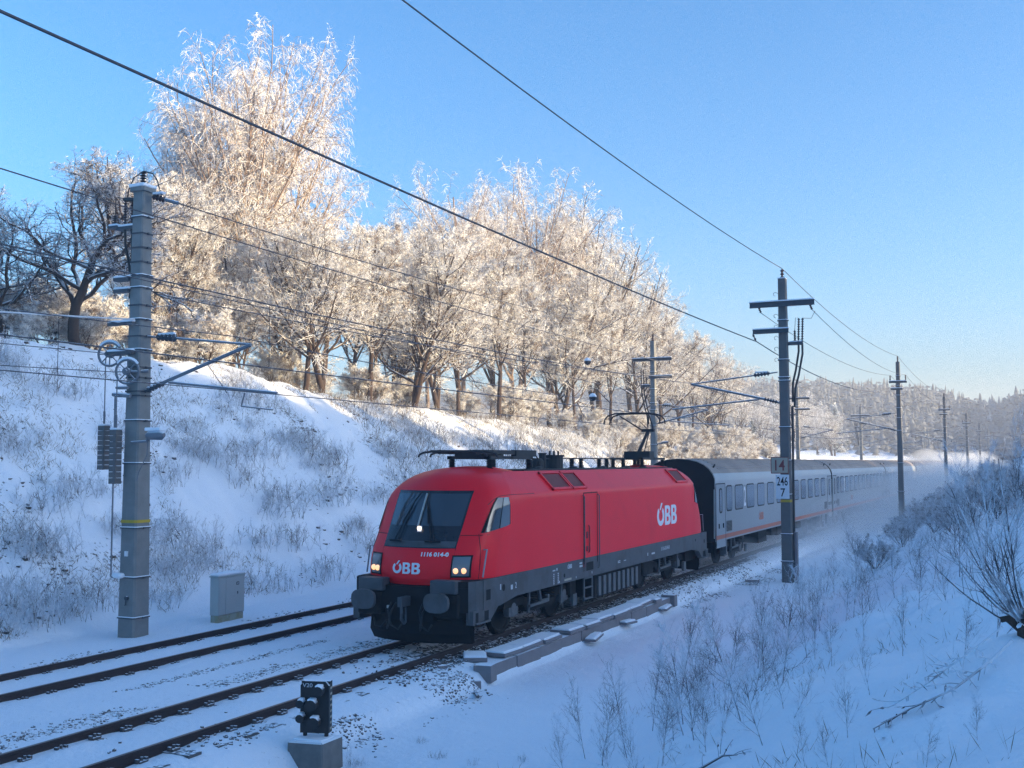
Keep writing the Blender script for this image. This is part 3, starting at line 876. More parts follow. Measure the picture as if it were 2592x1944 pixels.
for end in (0, 1):
    E_ = (lambda p: rear_of(p)) if end else (lambda p: p)
    def scr(off, z0, z1, xa, xb):
        def f(u, v):
            z = z0 + (z1 - z0) * v
            hw = .885 + .045 * (z - 2.1) / 1.2
            x = hw * (xa + (xb - xa) * u)
            return E_((x, float(front_y(x, z)) - off, z - off * .4))
        return f
    ws = grid_patch('windscreen', scr(.012, 2.10, 3.30, -1, 1), 16, 12, M['screen'], loco)
    grid_patch('pane', scr(.020, 2.56, 3.24, -.96, -.10), 8, 8, M['glass'], ws)
    grid_patch('pane', scr(.020, 2.56, 3.24, .0, .96), 8, 8, M['glass'], ws)
    grid_patch('lower_strip', scr(.020, 2.12, 2.25, -.98, .98), 12, 2, M['grey_dark'], ws)
    if end == 0:
        mb = MB()
        mb.tube([scr(.03, 2.55, 3.24, -.075, -.075)(0, v / 4) for v in range(5)], .022, 5)
        mb.build('centre_bar', M['cabinet'], ws)
        for px_, tx in ((-.55, -.30), (.36, .02)):
            mb = MB()
            pt = lambda f_, dx=0: (lambda x, z: (x, float(front_y(x, z)) - .07, z))(px_ + (tx - px_) * f_ + dx, 2.26 + .82 * f_)
            mb.tube([pt(0), pt(.5), pt(1)], .013, 5).tube([pt(0, .07), pt(.5, .045), pt(.85, .02)], .009, 5).tube([pt(.42, -.03), pt(1.0, -.0), pt(1.25, .06)], .014, 5)
            mb.tube([pt(-.03, -.14), pt(-.03, .2)], .02, 5)
            mb.build('wiper', M['black'], ws)
        mb = MB()
        yl = float(front_y(0, 2.47)) - .03
        mb.obox((0.0, yl + .015, 2.46), (.115, .04, .18))
        mb.build('top_lamp_box', M['white'], loco, bevel=.01)
        MB().lathe([(.05, .0), (.05, -.022), (.03, -.028)], (.01, yl - .008, 2.50), 'y', 14).build('top_lamp', M['lamp_white'], loco)
    for s in (-1, 1):
        def hl(off, x0, x1, z0, z1):
            def f(u, v):
                z = z0 + (z1 - z0) * v
                x = s * (x0 + (x1 - x0) * u + .03 * (z - 1.5))
                return E_((x, float(front_y(x, z)) - off, z))
            return f
        hd = grid_patch('headlight', hl(.014, .845, 1.225, 1.50, 1.96), 5, 4, M['black'], loco)
        grid_patch('lens', hl(.022, .875, 1.195, 1.53, 1.93), 5, 4, M['lens'], hd)
        if end == 0:
            for lx in (.955, 1.105):
                mb = MB()
                yy = float(front_y(lx, 1.64)) - .024
                mb.lathe([(.062, 0), (.06, -.02), (.03, -.035)], (s * lx, yy, 1.64), 'y', 14)
                mb.build('lamp', M['lamp_warm'], hd)
        # cab side window
        def sw(off, c0, c1):
            def f(u, v):
                yf = float(ip(v, [0, .45, .81, 1], [1.27, 1.52, 1.72, 1.88]))
                y = yf + (2.30 - yf) * (c0 + (c1 - c0) * u)
                z = 2.40 + .15 * (y - 1.27) / 1.03 * (1 - v) + .74 * v
                return E_((s * (float(side_x(y, z)) + off), y - off * .3, z))
            return f
        w_ = grid_patch('cab_window', sw(.010, 0, 1), 6, 6, M['black'], loco)
        grid_patch('quarter_light', sw(.018, .06, .50), 4, 5, M['glass'], w_)
        grid_patch('sliding_pane', sw(.020, .54, .94), 4, 5, M['lens'], w_)
        # seams and handrail
        mb = MB()
        mb.tube([E_((s * x, float(front_y(x, 2.36)) - .001, 2.36)) for x in np.linspace(.90, 1.38, 6)], .007, 4)
        mb.tube([E_((s * (float(side_x(y, z)) + .001), y, z)) for y, z in ((1.24, 2.38), (1.15, 2.1), (1.08, 1.8), (1.03, 1.47))], .007, 4)
        mb.tube([E_((s * x, float(front_y(x, z)) - .001, z)) for x, z in ((.885, 2.1), (.865, 1.8), (.84, 1.47))], .006, 4)
        mb.build('panel_seam', M['black'], loco)
        mb = MB()
        ha = [(1.27, 2.06), (1.36, 2.06), (1.22, 1.55)] if end == 0 else [(1.25, 2.1), (1.3, 2.1), (1.3, 1.5)]
        pts = [(s * (float(side_x(1.30, 2.06)) - .02), 1.24, 2.06), (s * (float(side_x(1.3, 2.06)) + .07), 1.20, 2.07), (s * (float(side_x(1.1, 1.55)) + .07), 1.04, 1.50)]
        mb.tube([E_(p) for p in pts], .017, 6)
        mb.build('handrail', M['coach'] if s > 0 else M['galv'], loco)
# lower red apron between the step boxes
grid_patch('apron', lambda u, v: ((u * 2 - 1) * .60, float(front_y((u * 2 - 1) * .6, 1.45)) - .003 + .05 * (1 - v), 1.33 + .135 * v), 10, 3, M['red'], loco)
# seam of the cab roof, long cant rail seam
mb = MB()
for s in (-1, 1): mb.tube([(s * (float(side_x(y, z)) + .002), y, z) for y, z in ((1.62, 2.99), (1.78, 3.1), (2.0, 3.17), (2.4, 3.19), (3.0, 3.19), (3.6, 3.19))], .008, 4)
mb.build('cant_rail_seam', M['red_dark'], loco)
# skirt and buffer beams
def skirt(s):
    a, b_ = s * 1.38, s * 1.495
    mb = MB()
    for f in (lambda y: y, lambda y: LL - y):
        mb.prism([(f(y), z) for y, z in ((.95, .84), (1.75, .84), (2.6, .955), (2.6, 1.452), (.95, 1.452))], 'x', a, b_)
        mb.prism([(f(y), z) for y, z in ((.55, .56), (1.32, .56), (1.45, .64), (1.75, .837), (.55, .837))], 'x', s * 1.30, s * 1.46)
    mb.prism([(2.603, .955), (LL - 2.603, .955), (LL - 2.603, 1.452), (2.603, 1.452)], 'x', a, b_)
    o = mb.build('skirt', M['grey_dark'], loco)
    for f in (lambda y: y, lambda y: LL - y):
        m2 = MB()
        ya, yb = sorted((f(.66), f(1.26)))
        m2.box(*sorted((s * 1.40, s * 1.463)), ya, yb, .60, .80)
        m2.build('step_recess', M['black'], o)
        m2 = MB().box(*sorted((s * 1.38, s * 1.50)), ya - .03, yb + .03, .565, .592)
        m2.build('step', M['bogie_light'], o)
    for y, z, w_, h_ in ((1.18, 1.13, .2, .22),):
        MB().box(*sorted((s * 1.45, s * 1.498)), y - w_ / 2, y + w_ / 2, z - h_ / 2, z + h_ / 2).build('jacking_hole', M['black'], o)
    for y, z, r_ in ((1.92, 1.20, .075), (5.35, 1.14, .05), (17.0, 1.25, .05), (18.1, 1.15, .07)):
        MB().lathe([(r_, 0), (r_, .003)], (s * 1.4955 if s > 0 else -1.4985, y, z), 'x', 14).build('round_hole', M['black'], o)
    MB().box(*sorted((s * 1.45, s * 1.498)), 6.82, 7.32, 1.12, 1.33).build('foot_hole', M['black'], o)
    return o
sk = skirt(1)
skirt(-1)
for f, nm in ((lambda y: y, 0), (lambda y: LL - y, 1)):
    mb = MB()
    mb.prism([(x, f(y)) for x, y in ((-1.49, 1.0), (-1.45, .70), (-1.36, .52), (-1.2, .42), (1.2, .42), (1.36, .52), (1.45, .70), (1.49, 1.0))], 'z', .82, 1.315)
    for s in (-1, 1): mb.prism([(s * x, f(y)) for x, y in ((.61, .42), (1.2, .42), (1.36, .52), (1.45, .70), (1.49, 1.0), (.61, 1.0))], 'z', 1.318, 1.453)
    bb = mb.build('buffer_beam', M['black'], loco)
    MB().prism([(1.492, f(1.0)), (1.452, f(.70)), (1.362, f(.52)), (1.36, f(.56)), (1.44, f(.72)), (1.48, f(1.0))], 'z', .60, 1.45).build('corner_plate', M['grey_dark'], bb)
    ya, yb = sorted((f(.36), f(.6)))
    MB().box(-.58, .58, *sorted((f(.415), f(.6))), .60, 1.32).build('coupling_recess', M['black'], bb)
    for s in (-1, 1):
        MB().box(*sorted((s * .57, s * 1.18)), *sorted((f(.30), f(.60))), 1.20, 1.47).build('corner_step', M['grey_dark'], bb, bevel=.02)
        MB().box(*sorted((s * .66, s * 1.22)), *sorted((f(.34), f(.6))), .70, 1.195).build('crash_box', M['bogie'], bb, bevel=.03)
        bu = MB()
        bu.lathe([(.13, .30), (.13, .12), (.16, .10)] if nm == 0 else [(.13, -.30), (.13, -.12), (.16, -.10)], (s * .875, f(.0), 1.05), 'y', 14)
        pl = [(s * .875 + .285 * math.copysign(abs(math.cos(a_)) ** .75, math.cos(a_)), 1.05 + .205 * math.copysign(abs(math.sin(a_)) ** .75, math.sin(a_))) for a_ in np.linspace(0, 2 * math.pi, 20, endpoint=False)]
        bu.prism(pl, 'y', *sorted((f(.0), f(.085))))
        bu.build('buffer', M['grey_dark'], loco, 40)
    mb = MB()
    mb.prism([(-.05, 1.12), (.05, 1.12), (.05, .92), (-.05, .92)], 'y', *sorted((f(.05), f(.45))))
    mb.tube([(0, f(.12), .95), (.02, f(.10), .80), (-.02, f(.16), .66), (0, f(.26), .56)], .035, 6)
    mb.tube([(0, f(.3), .9), (.09, f(.16), .75), (.09, f(.16), .6)], .02, 5)
    mb.build('screw_coupling', M['grey_dark'], loco)
    mb = MB()
    for x, d_ in ((-.42, .1), (-.30, -.08), (.34, .08), (.46, -.06)):
        mb.tube([(x, f(.42), .96), (x + d_ * .3, f(.24), .80), (x + d_, f(.24), .52), (x + d_ * 2.2, f(.34), .42), (x + d_ * 2.8, f(.42), .55)], .022, 6)
    mb.tube([(-.52, f(.5), .66), (-.66, f(.40), .44), (-.82, f(.42), .46), (-.9, f(.5), .6)], .02, 5)
    mb.build('brake_hose', M['roofgear'], loco)
    mb = MB()
    mb.box(-.50, -.44, *sorted((f(.36), f(.41))), .84, .90).box(.44, .5, *sorted((f(.36), f(.41))), .84, .9)
    mb.build('hose_tap', M['cabinet'], loco)
    # rail guard
    mb = MB()
    xs = np.linspace(-1.22, 1.22, 13)
    yy = [.62 + .34 * (abs(x) / 1.22) ** 2.2 for x in xs]
    top = [(x, f(y_ - .06), .60) for x, y_ in zip(xs, yy)]
    mid = [(x, f(y_ - .10), .32) for x, y_ in zip(xs, yy)]
    bot = [(x, f(y_ + .06), .115) for x, y_ in zip(xs, yy)]
    back = [(x, f(y_ + .12), .115) for x, y_ in zip(xs, yy)]
    bkt = [(x, f(y_ + .10), .60) for x, y_ in zip(xs, yy)]
    rows = [top, mid, bot, back, bkt]
    V = [p for r_ in rows for p in r_]
    F = [(j * 13 + i, j * 13 + i + 1, ((j + 1) % 5) * 13 + i + 1, ((j + 1) % 5) * 13 + i) for j in range(5) for i in range(12)]
    mb.add(V, F)
    mb.build('rail_guard', M['black'], loco, 40)
    MB().box(-1.1, 1.1, *sorted((f(.72), f(2.2))), .5, .80).build('underframe', M['bogie'], loco)
# door, handrails, grilles
dr = MB()
dr.box(1.500, 1.503, 6.66, 7.60, 1.46, 3.10)
dr = dr.build('engine_room_door', M['red'], loco)
mb = MB()
for y in (6.645, 7.615): mb.box(1.5005, 1.5045, y - .018, y + .018, 1.30, 3.13)
mb.box(1.5005, 1.5045, 6.66, 7.6, 3.105, 3.13)
mb.build('door_gap', M['black'], dr)
for y in (6.60, 7.66): MB().tube([(1.495, y, 3.06), (1.545, y, 3.03), (1.545, y, 1.16), (1.495, y, 1.13)], .016, 6).build('door_handrail', M['bogie_light'], dr)
mb = MB()
mb.tube([(1.50, 6.98, 2.28), (1.53, 6.98, 2.24), (1.53, 6.98, 1.62), (1.5, 6.98, 1.58)], .016, 6).box(1.503, 1.52, 6.82, 6.90, 1.95, 2.12).box(1.503, 1.52, 6.82, 6.90, 1.62, 1.75)
mb.build('door_handle', M['red_dark'], dr)
nrm = Vector((.53, 0, .495)).normalized()
upv = Vector((-.495, 0, .52)).normalized()
def chamfer(y, z, off): return Vector((1.485 - (z - 3.18) / .52 * .495, y, z)) + nrm * off
for s in (1, -1):
    for ya, yb in ((4.78, 6.02), (6.08, 7.02), (15.05, 16.3)):
        g = empty('roof_grille'); COL.objects.unlink(g); link(g, loco)
        mb = MB()
        za, zb = 3.225, 3.655
        sx = lambda p: (p.x * s, p.y, p.z)
        for a_, b_, c_, d_ in ((ya, ya + .06, za, zb), (yb - .06, yb, za, zb), (ya, yb, za, za + .045), (ya, yb, zb - .045, zb)):
            q = [chamfer(a_, c_, .0), chamfer(b_, c_, .0), chamfer(b_, d_, .0), chamfer(a_, d_, .0)]
            mb.add([sx(p) for p in q] + [sx(p + nrm * .045) for p in q], [(0, 1, 2, 3), (4, 5, 6, 7), (0, 1, 5, 4), (1, 2, 6, 5), (2, 3, 7, 6), (3, 0, 4, 7)])
        mb.build('grille_frame', M['red'], g)
        mb = MB()
        q = [chamfer(a_, c_, .004) for a_, c_ in ((ya, za), (yb, za), (yb, zb), (ya, zb))]
        mb.add([sx(p) for p in q], [(0, 1, 2, 3)])
        for k in range(9):
            z = za + .06 + k * .036
            q = [chamfer(ya + .06, z, .006), chamfer(yb - .06, z, .006), chamfer(yb - .06, z + .02, .028), chamfer(ya + .06, z + .02, .028)]
            mb.add([sx(p) for p in q], [(0, 1, 2, 3)])
        mb.build('louvres', M['red_dark'], g)
# lettering
lg = railway_logo(2.05, .70)
decal('lettering', lg, lambda x, y, d: (1.504 + d, 12.76 + x, 1.94 + y), M['white'], loco)
decal('lettering', railway_logo(.70, .27), lambda x, y, d: (-.48 + x, float(front_y(-.48 + x, 1.56 + y)) - .008 - d, 1.56 + y - .00 * x), M['white'], loco)
decal('lettering', fit_text('1116 014-0', .58, .09, .035), lambda x, y, d: (.20 + x, float(front_y(.2 + x, 1.93 + y)) - .008 - d, 1.93 + y), M['white'], loco)
sx_ = lambda y_, z_: (lambda x, y, d: (1.499 + d, y_ + x, z_ + y))
decal('marking', fit_text('1116 014-0', .85, .12, .01), sx_(13.15, 1.17), M['wtext'], sk)
decal('marking', fit_text('2', .08, .13, .01), sx_(2.5, 1.13), M['wtext'], sk)
decal('marking', railway_logo(.28, .12), sx_(5.55, 1.28), M['wtext'], sk)
mb = MB()
for y, z, w_, h_ in ((2.28, 1.12, .1, .1), (1.74, 1.17, .05, .12), (4.62, 1.30, .16, .03), (4.85, 1.30, .06, .06), (6.35, 1.33, .18, .04), (6.35, 1.25, .2, .05), (7.2, 1.02, .03, .06), (6.1, 1.0, .03, .05), (9.2, 1.16, .2, .02), (9.2, 1.12, .2, .02), (9.7, 1.14, .18, .02), (11.8, 1.12, .06, .09), (12.2, 1.13, .3, .05), (5.0, .99, .05, .05)):
    mb.box(1.496, 1.499, y, y + w_, z, z + h_)
for k in range(6): mb.box(1.496, 1.499, 4.66, 4.72, .99 + k * .045, 1.015 + k * .045).box(1.496, 1.499, 4.92, 5.0, .99 + k * .045, 1.015 + k * .045)
mb.build('marking', M['wtext'], sk)
MB().box(1.496, 1.499, 6.58, 6.79, 1.22, 1.36).build('marking', M['red_dark'], sk)
MB().box(1.496, 1.499, 5.35, 5.8, 1.0, 1.05).build('marking', M['sign_tan'], sk)
# bogies
def bogie(y, x=0, r=.575, wb=3.0, parent=loco, mat='bogie', light='bogie_light'):
    bg = empty('bogie', (0, y, 0)); COL.objects.unlink(bg); link(bg, parent)
    for a_ in (-wb / 2, wb / 2):
        mb = MB()
        for s in (-1, 1):
            mb.lathe([(r + .028, s * -.065), (r + .028, s * -.035), (r, s * -.03), (r, s * .065), (r - .07, s * .068), (r - .10, s * .035), (.14, s * .02), (.12, s * .12)], (s * .752, a_, r), 'x', 28)
        mb.tube([(-.75, a_, r), (.75, a_, r)], .09, 8)
        mb.build('wheelset', M[mat], bg, 40)
    mb = MB()
    for s in (-1, 1):
        pr_ = [(-wb / 2 - .55, .62), (-wb / 2 + .45, .62), (-.75, .42), (.75, .42), (wb / 2 - .45, .62), (wb / 2 + .55, .62), (wb / 2 + .5, .80), (wb / 2 - .5, .80), (.6, .66), (-.6, .66), (-wb / 2 + .5, .80), (-wb / 2 - .5, .80)]
        mb.prism(pr_, 'x', *sorted((s * .98, s * 1.14)))
    mb.box(-1.0, 1.0, -.35, .35, .45, .7)
    mb.build('bogie_frame', M[mat], bg)
    for s in (-1, 1):
        for a_ in (-wb / 2, wb / 2):
            MB().lathe([(.2, 0), (.2, .16), (.12, .2)] if s > 0 else [(.2, 0), (.2, -.16), (.12, -.2)], (s * .95, a_, r), 'x', 12).box(*sorted((s * 1.0, s * 1.13)), a_ - .24, a_ + .24, r - .16, r + .12).build('axle_box', M[light], bg)
        for a_ in (-.55, .55):
            mb = MB()
            for k in range(6): mb.lathe([(.15, k * .065), (.17, k * .065 + .02), (.15, k * .065 + .04)], (s * 1.12, a_, .62), 'z', 10)
            mb.build('coil_spring', M[mat], bg)
        for q in (((s * 1.25, -.95, .42), (s * 1.28, -.95, .98)), ((s * 1.25, .98, .42), (s * 1.28, .98, .98)), ((s * 1.30, -1.0, .58), (s * 1.30, .1, .60))):
            MB().tube(q, .036, 6).build('damper', M[light], bg)
        mb = MB()
        mb.tube([(s * 1.22, -.3, .95), (s * 1.24, -.22, .60), (s * 1.24, .2, .60), (s * 1.22, .24, .72)], .05, 6)
        mb.build('bogie_bracket', M[light], bg)
        MB().box(*sorted((s * 1.16, s * 1.24)), wb / 2 + .35, wb / 2 + .6, .25, .55).tube([(s * .78, wb / 2 + .62, .5), (s * .78, wb / 2 + .7, .14)], .04, 5).build('sand_pipe', M[light], bg)
    return bg
bogie(4.69)
bogie(14.59)
mb = MB()
mb.box(-1.36, 1.36, 7.75, 11.6, .32, .92)
tb = mb.build('transformer_tank', M['bogie'], loco)
for k in range(9):
    MB().box(1.362, 1.40, 7.95 + k * .38, 8.15 + k * .38, .36, .86).build('cooling_rib', M['bogie_light'], tb)
mb = MB()
for y in (6.78, 7.36): mb.box(1.42, 1.46, y - .02, y + .02, .36, 1.0)
for z in (.40, .68, .92): mb.box(1.40, 1.47, 6.8, 7.34, z - .015, z + .015)
mb.build('door_ladder', M['bogie_light'], loco)
MB().box(-1.3, 1.3, 12.0, 12.9, .5, .95).build('equipment_box', M['bogie'], loco)
MB().box(-1.25, 1.25, 6.3, 6.7, .55, .95).build('equipment_box', M['bogie'], loco)
# roof equipment
MB().box(-.80, .80, 4.5, LL - 2.6, 3.705, 3.735).build('roof_walkway', M['roofgear'], loco)
def insul(x, y, z0, z1, r=.07, name='insulator', ribs=6, par=loco):
    pr_ = [(r * 1.3, z0), (r * 1.3, z0 + .02)]
    for k in range(ribs):
        z = z0 + .02 + (z1 - z0 - .02) * k / ribs
        d = (z1 - z0) / ribs
        pr_ += [(r * .6, z), (r, z + d * .4), (r * .6, z + d * .85)]
    pr_.append((r * .4, z1))
    return MB().lathe(pr_, (x, y, 0), 'z', 10).build(name, M['roofgear'], par)
for y in (9.54, 10.25, 11.75, 12.4, 13.95): insul(0, y, 3.735, 4.02, .085)
mb = MB().tube([(0, 6.3, 4.16), (0, 6.55, 4.05), (0, 6.9, 4.0), (0, 9, 4.02), (0, 14.4, 4.02), (0, 15, 4.02)], .018, 5)
mb.build('busbar', M['roofgear'], loco)
MB().lathe([(.17, 3.735), (.17, 3.95), (.13, 4.0)], (0, 7.1, 0), 'z', 10).lathe([(.10, 3.735), (.10, 4.12), (.12, 4.12), (.12, 4.16)], (0, 7.45, 0), 'z', 10).build('main_breaker', M['roofgear'], loco)
mb = MB().lathe([(.25, 3.735), (.25, 4.06), (.29, 4.06), (.29, 4.11)], (0, 8.25, 0), 'z', 14)
for a_ in (-.3, 0, .3): mb.tube([(0, 8.25 + a_, 4.1), (0, 8.25 + a_, 4.22)], .03, 5)
mb.build('voltage_transformer', M['roofgear'], loco)
def panto(y, dirn, up):
    p = empty('pantograph', (0, y, 0)); COL.objects.unlink(p); link(p, loco)
    F_ = lambda q: q * dirn
    mb = MB()
    for s in (-1, 1): mb.box(s * .5 - .05, s * .5 + .05, -1.25, 1.25, 3.985, 4.06)
    for a_ in (-1.2, 0, 1.2): mb.box(-.55, .55, a_ - .05, a_ + .05, 3.99, 4.05)
    mb.build('base_frame', M['roofgear'], p)
    for s, a_ in ((-1, -1.1), (1, -1.1), (-1, 1.1), (1, 1.1), (0, 0)): insul(s * .5, a_, 3.735, 3.985, .09, par=p)
    mb = MB()
    if up:
        kn = (0, F_(1.1), 5.0)
        mb.tube([(-.05, F_(.1), 4.15), kn], [.06, .05], 6).tube([(.2, F_(-.05), 4.12), (.06, F_(1.0), 4.92)], .02, 5).obox((0, F_(.1), 4.16), (.9, .5, .22)).obox((0, F_(1.1), 5.0), (.45, .14, .10))
        mb.build('lower_arm', M['roofgear'], p)
        mb = MB()
        hy = F_(-.35)
        for s in (-1, 1): mb.tube([(s * .2, F_(1.1), 5.0), (s * .52, hy, 5.45)], [.03, .022], 5)
        mb.tube([(.0, F_(1.1), 5.03), (0, F_(.2), 5.28)], .014, 5)
        mb.build('upper_arm', M['roofgear'], p)
        hz = 5.47
    else:
        mb.tube([(0, F_(1.05), 4.10), (0, F_(-.2), 4.14)], .06, 6).obox((0, F_(1.0), 4.12), (.7, .5, .16))
        mb.build('lower_arm', M['roofgear'], p)
        mb = MB()
        for s in (-1, 1): mb.tube([(s * .12, F_(-.3), 4.14), (s * .42, F_(1.3), 4.17), (s * .5, F_(1.75), 4.16)], [.045, .03, .025], 5)
        for k in range(4): mb.tube([(-.3 - .05 * k, F_(.3 + .4 * k), 4.16), (.3 + .05 * k, F_(.3 + .4 * k), 4.16)], .014, 4)
        mb.tube([(-.12, F_(-.3), 4.14), (.12, F_(-.3), 4.14)], .05, 6)
        for s in (-1, 1): mb.obox((s * .46, F_(.15), 4.15), (.09, 3.3, .10)).obox((s * .46, F_(-.9), 4.13), (.14, 1.2, .16))
        mb.build('upper_arm', M['roofgear'], p)
        hy, hz = F_(1.75), 4.14
    mb = MB()
    for dy in (-.27, .27):
        q = [(-.98, hz - .30), (-.95, hz - .14), (-.84, hz - .02), (-.6, hz + .05), (0, hz + .06), (.6, hz + .05), (.84, hz - .02), (.95, hz - .14), (.98, hz - .30)]
        if not up: q = [(x * .9, hz + (z - hz) * .35) for x, z in q]
        mb.tube([(x, hy + dy, z) for x, z in q], .026, 6)
    for s in (-1, 1): mb.tube([(s * .55, hy - .27, hz + .04), (s * .55, hy + .27, hz + .04)], .018, 5)
    mb.build('contact_head', M['roofgear'], p)
panto(4.35, -1, False)
panto(15.45, 1, True)
for y in (6.2, 8.6, 10.9, 13.0, 14.6): MB().lathe([(.13, 3.735), (.10, 3.79), (.02, 3.80)], (.45, y, 0), 'z', 8).build('roof_cap', M['roofgear'], loco)
mb = MB()
mb.tube([(.3, 5.95, 4.1), (.3, 6.25, 4.14), (.32, 6.42, 4.0), (.34, 6.46, 3.85)], .02, 5)
mb.build('roof_cable', M['roofgear'], loco)
mb = MB()
for s in (-1, 1): mb.tube([(s * .65, .12 + LL - 0.5, 1.5), (s * .65, LL - .3, 1.9), (s * .65, LL - .35, 2.1)], .015, 5)
mb.build('rear_handrail', M['cabinet'], loco)
# ------------------------------------------------------------------ passenger coaches
CY0, CL = 39.49, 26.4
def side_plate(mb, ya, yb, za, zb, off=.004, r=.08, n=3):
    """flat plate with rounded corners on the near side wall"""
    q = []
    for cx, cz, a0 in ((yb - r, zb - r, 0), (ya + r, zb - r, 90), (ya + r, za + r, 180), (yb - r, za + r, 270)):
        q += [(cx + r * math.cos(math.radians(a0 + 90 * i / n)), cz + r * math.sin(math.radians(a0 + 90 * i / n))) for i in range(n + 1)]
    return mb.prism(q, 'x', 1.40, 1.412 + off)
def make_coach():
    c = empty('passenger_coach', (0, CY0, 0), 0)
    mb = MB()
    mb.m = 0
    mb.box(-1.41, 1.41, .22, 26.18, .98, 2.98)
    mb.m = 1
    mb.box(-1.412, 1.412, .22, 26.18, 2.982, 3.20)
    mb.build('body', [M['coach'], M['coach_up']], c)
    prof = [(1.405, 3.20), (1.385, 3.32), (1.32, 3.48), (1.19, 3.66), (1.0, 3.81), (.74, 3.93), (.4, 4.01), (0, 4.04)]
    full = prof + [(-x, z) for x, z in reversed(prof[:-1])]
    mb = MB()
    mb.prism(full, 'y', .25, 26.15)
    for i in range(1, len(mb.f)):
        pass
    nf = len(full)
    for k in range(len(mb.mi)):
        if k >= 2 and ((k - 2) in (0, 1, nf - 2, nf - 3)): mb.mi[k] = 1
    rf = mb.build('roof', [M['coach_roof'], M['coach_up']], c, 30)
    mb = MB()
    for x, z in ((1.19, 3.66), (1.09, 3.74), (.97, 3.825), (.83, 3.895), (.66, 3.952), (.46, 4.0), (.22, 4.03)):
        mb.box(x - .022, x + .022, 1.35, 25.0, z - .03, z + .022)
    mb.build('roof_ribs', M['coach_roof'], rf)['kind'] = 'stuff'
    for y0_ in (.9, 25.2):
        MB().tube([(1.17, y0_, 3.72), (1.15, y0_ + .25, 3.80)], .035, 5).build('roof_vent', M['black'], rf)
    MB().box(1.40, 1.416, .22, 26.18, 1.045, 1.195).build('stripe', M['orange'], c)
    for ya, yb in ((.27, 1.62), (24.78, 26.13)):
        d = MB().box(1.40, 1.4165, ya, yb, .74, 3.10).build('door', M['coach'], c)
        mb = MB()
        for e in (ya, yb): mb.box(1.41, 1.4185, e - .02, e + .02, .76, 3.10)
        mb.box(1.41, 1.4185, ya, yb, 3.08, 3.115)
        mb.build('door_gap', M['black'], d)
        MB().box(1.412, 1.4178, ya + .02, yb - .02, 1.045, 1.195).build('stripe', M['orange'], d)
        m_ = (ya + yb) / 2
        mb = MB(); side_plate(mb, m_ - .21, m_ + .21, 2.0, 2.93, .012, .12)
        w_ = mb.build('door_window', M['black'], d)
        mb = MB(); side_plate(mb, m_ - .15, m_ + .13, 2.06, 2.88, .016, .1)
        mb.build('pane', M['coach_glass'], w_)
        MB().box(1.418, 1.45, m_ - .35, m_ - .31, 1.45, 1.62).box(1.418, 1.45, m_ + .28, m_ + .32, 1.45, 1.62).build('handle', M['black'], d)
    WIN = [(1.82, 2.70)] + [(3.15 + k * 1.955, 4.50 + k * 1.955) for k in range(11)]
    for k, (ya, yb) in enumerate(WIN):
        if k > 11 or yb > 24.7: continue
        mb = MB(); side_plate(mb, ya, yb, 2.03, 3.02, .003, .14)
        w_ = mb.build('window', M['black'], c)
        mb = MB(); side_plate(mb, ya + .045, yb - .045, 2.075, 2.975, .009, .12)
        mb.build('pane', M['coach_glass'], w_)
    for ya in (1.75, 23.7):
        mb = MB(); side_plate(mb, ya, ya + .88, 1.27, 1.68, .004, .06)
        g = mb.build('vent_grille', M['bogie_light'], c)
        mb = MB()
        for k in range(7): mb.box(1.416, 1.424, ya + .06, ya + .82, 1.31 + k * .05, 1.33 + k * .05)
        mb.build('louvres', M['black'], g)
    decal('class_number', fit_text('2', .34, .78, .012), lambda x, y, d: (1.416 + d, 4.62 + x, 2.14 + y), M['sign_white'], c)
    decal('lettering', railway_logo(.85, .36), lambda x, y, d: (1.4135 + d, 7.3 + x, 1.45 + y), M['orange'], c)
    # ends: dark wall with rubber gangway bellows
    for ye, s in ((.22, -1), (26.18, 1)):
        full2 = [(1.39, .98)] + [(x * .985, z - .02) for x, z in prof] + [(-x * .985, z - .02) for x, z in reversed(prof[:-1])] + [(-1.39, .98)]
        e = MB().prism(full2, 'y', *sorted((ye + s * .002, ye + s * .035))).build('end_wall', M['black'], c)
        mb = MB()
        for k in range(3): mb.prism([(-.62, .95), (.62, .95), (.62, 3.1), (.45, 3.3), (-.45, 3.3), (-.62, 3.1)], 'y', *sorted((ye + s * (.05 + .055 * k), ye + s * (.09 + .055 * k))))
        mb.build('gangway_bellows', M['black'], e)
        mb = MB()
        for b_ in (-.875, .875):
            mb.lathe([(.09, 0), (.09, s * .30), (.22, s * .30), (.22, s * .34)], (b_, ye - s * .13, 1.05), 'y', 12)
        mb.build('buffer', M['bogie'], e)
        MB().tube([(1.36, ye + s * .05, 1.1), (1.38, ye + s * .05, 2.9)], .018, 5).build('end_handrail', M['cabinet'], e)
    for k, (ya, yb, za) in enumerate(((7.6, 9.2, .45), (10.2, 11.2, .62), (11.5, 12.6, .55), (13.2, 15.0, .48), (16.2, 17.2, .6))):
        MB().box(-1.2, 1.3, ya, yb, za, .975).build('underfloor_box', M['bogie'], c)
    for ya in (1.7, 24.45):
        MB().box(1.30, 1.40, ya, ya + .16, .42, .97).build('door_step', M['bogie_light'], c)
    bogie(3.9, r=.46, wb=2.5, parent=c)
    bogie(22.5, r=.46, wb=2.5, parent=c)
    return c
coach0 = make_coach()
CLAB = ['first pale grey coach with orange sill stripe, coupled behind the red locomotive', 'second grey coach, veiled by blown snow behind the milestone post',
        'third grey coach, fading into the snow cloud', 'fourth coach, faint in the powder snow', 'fifth coach, barely visible in the blown snow', 'last visible coach roof vanishing into bright mist']
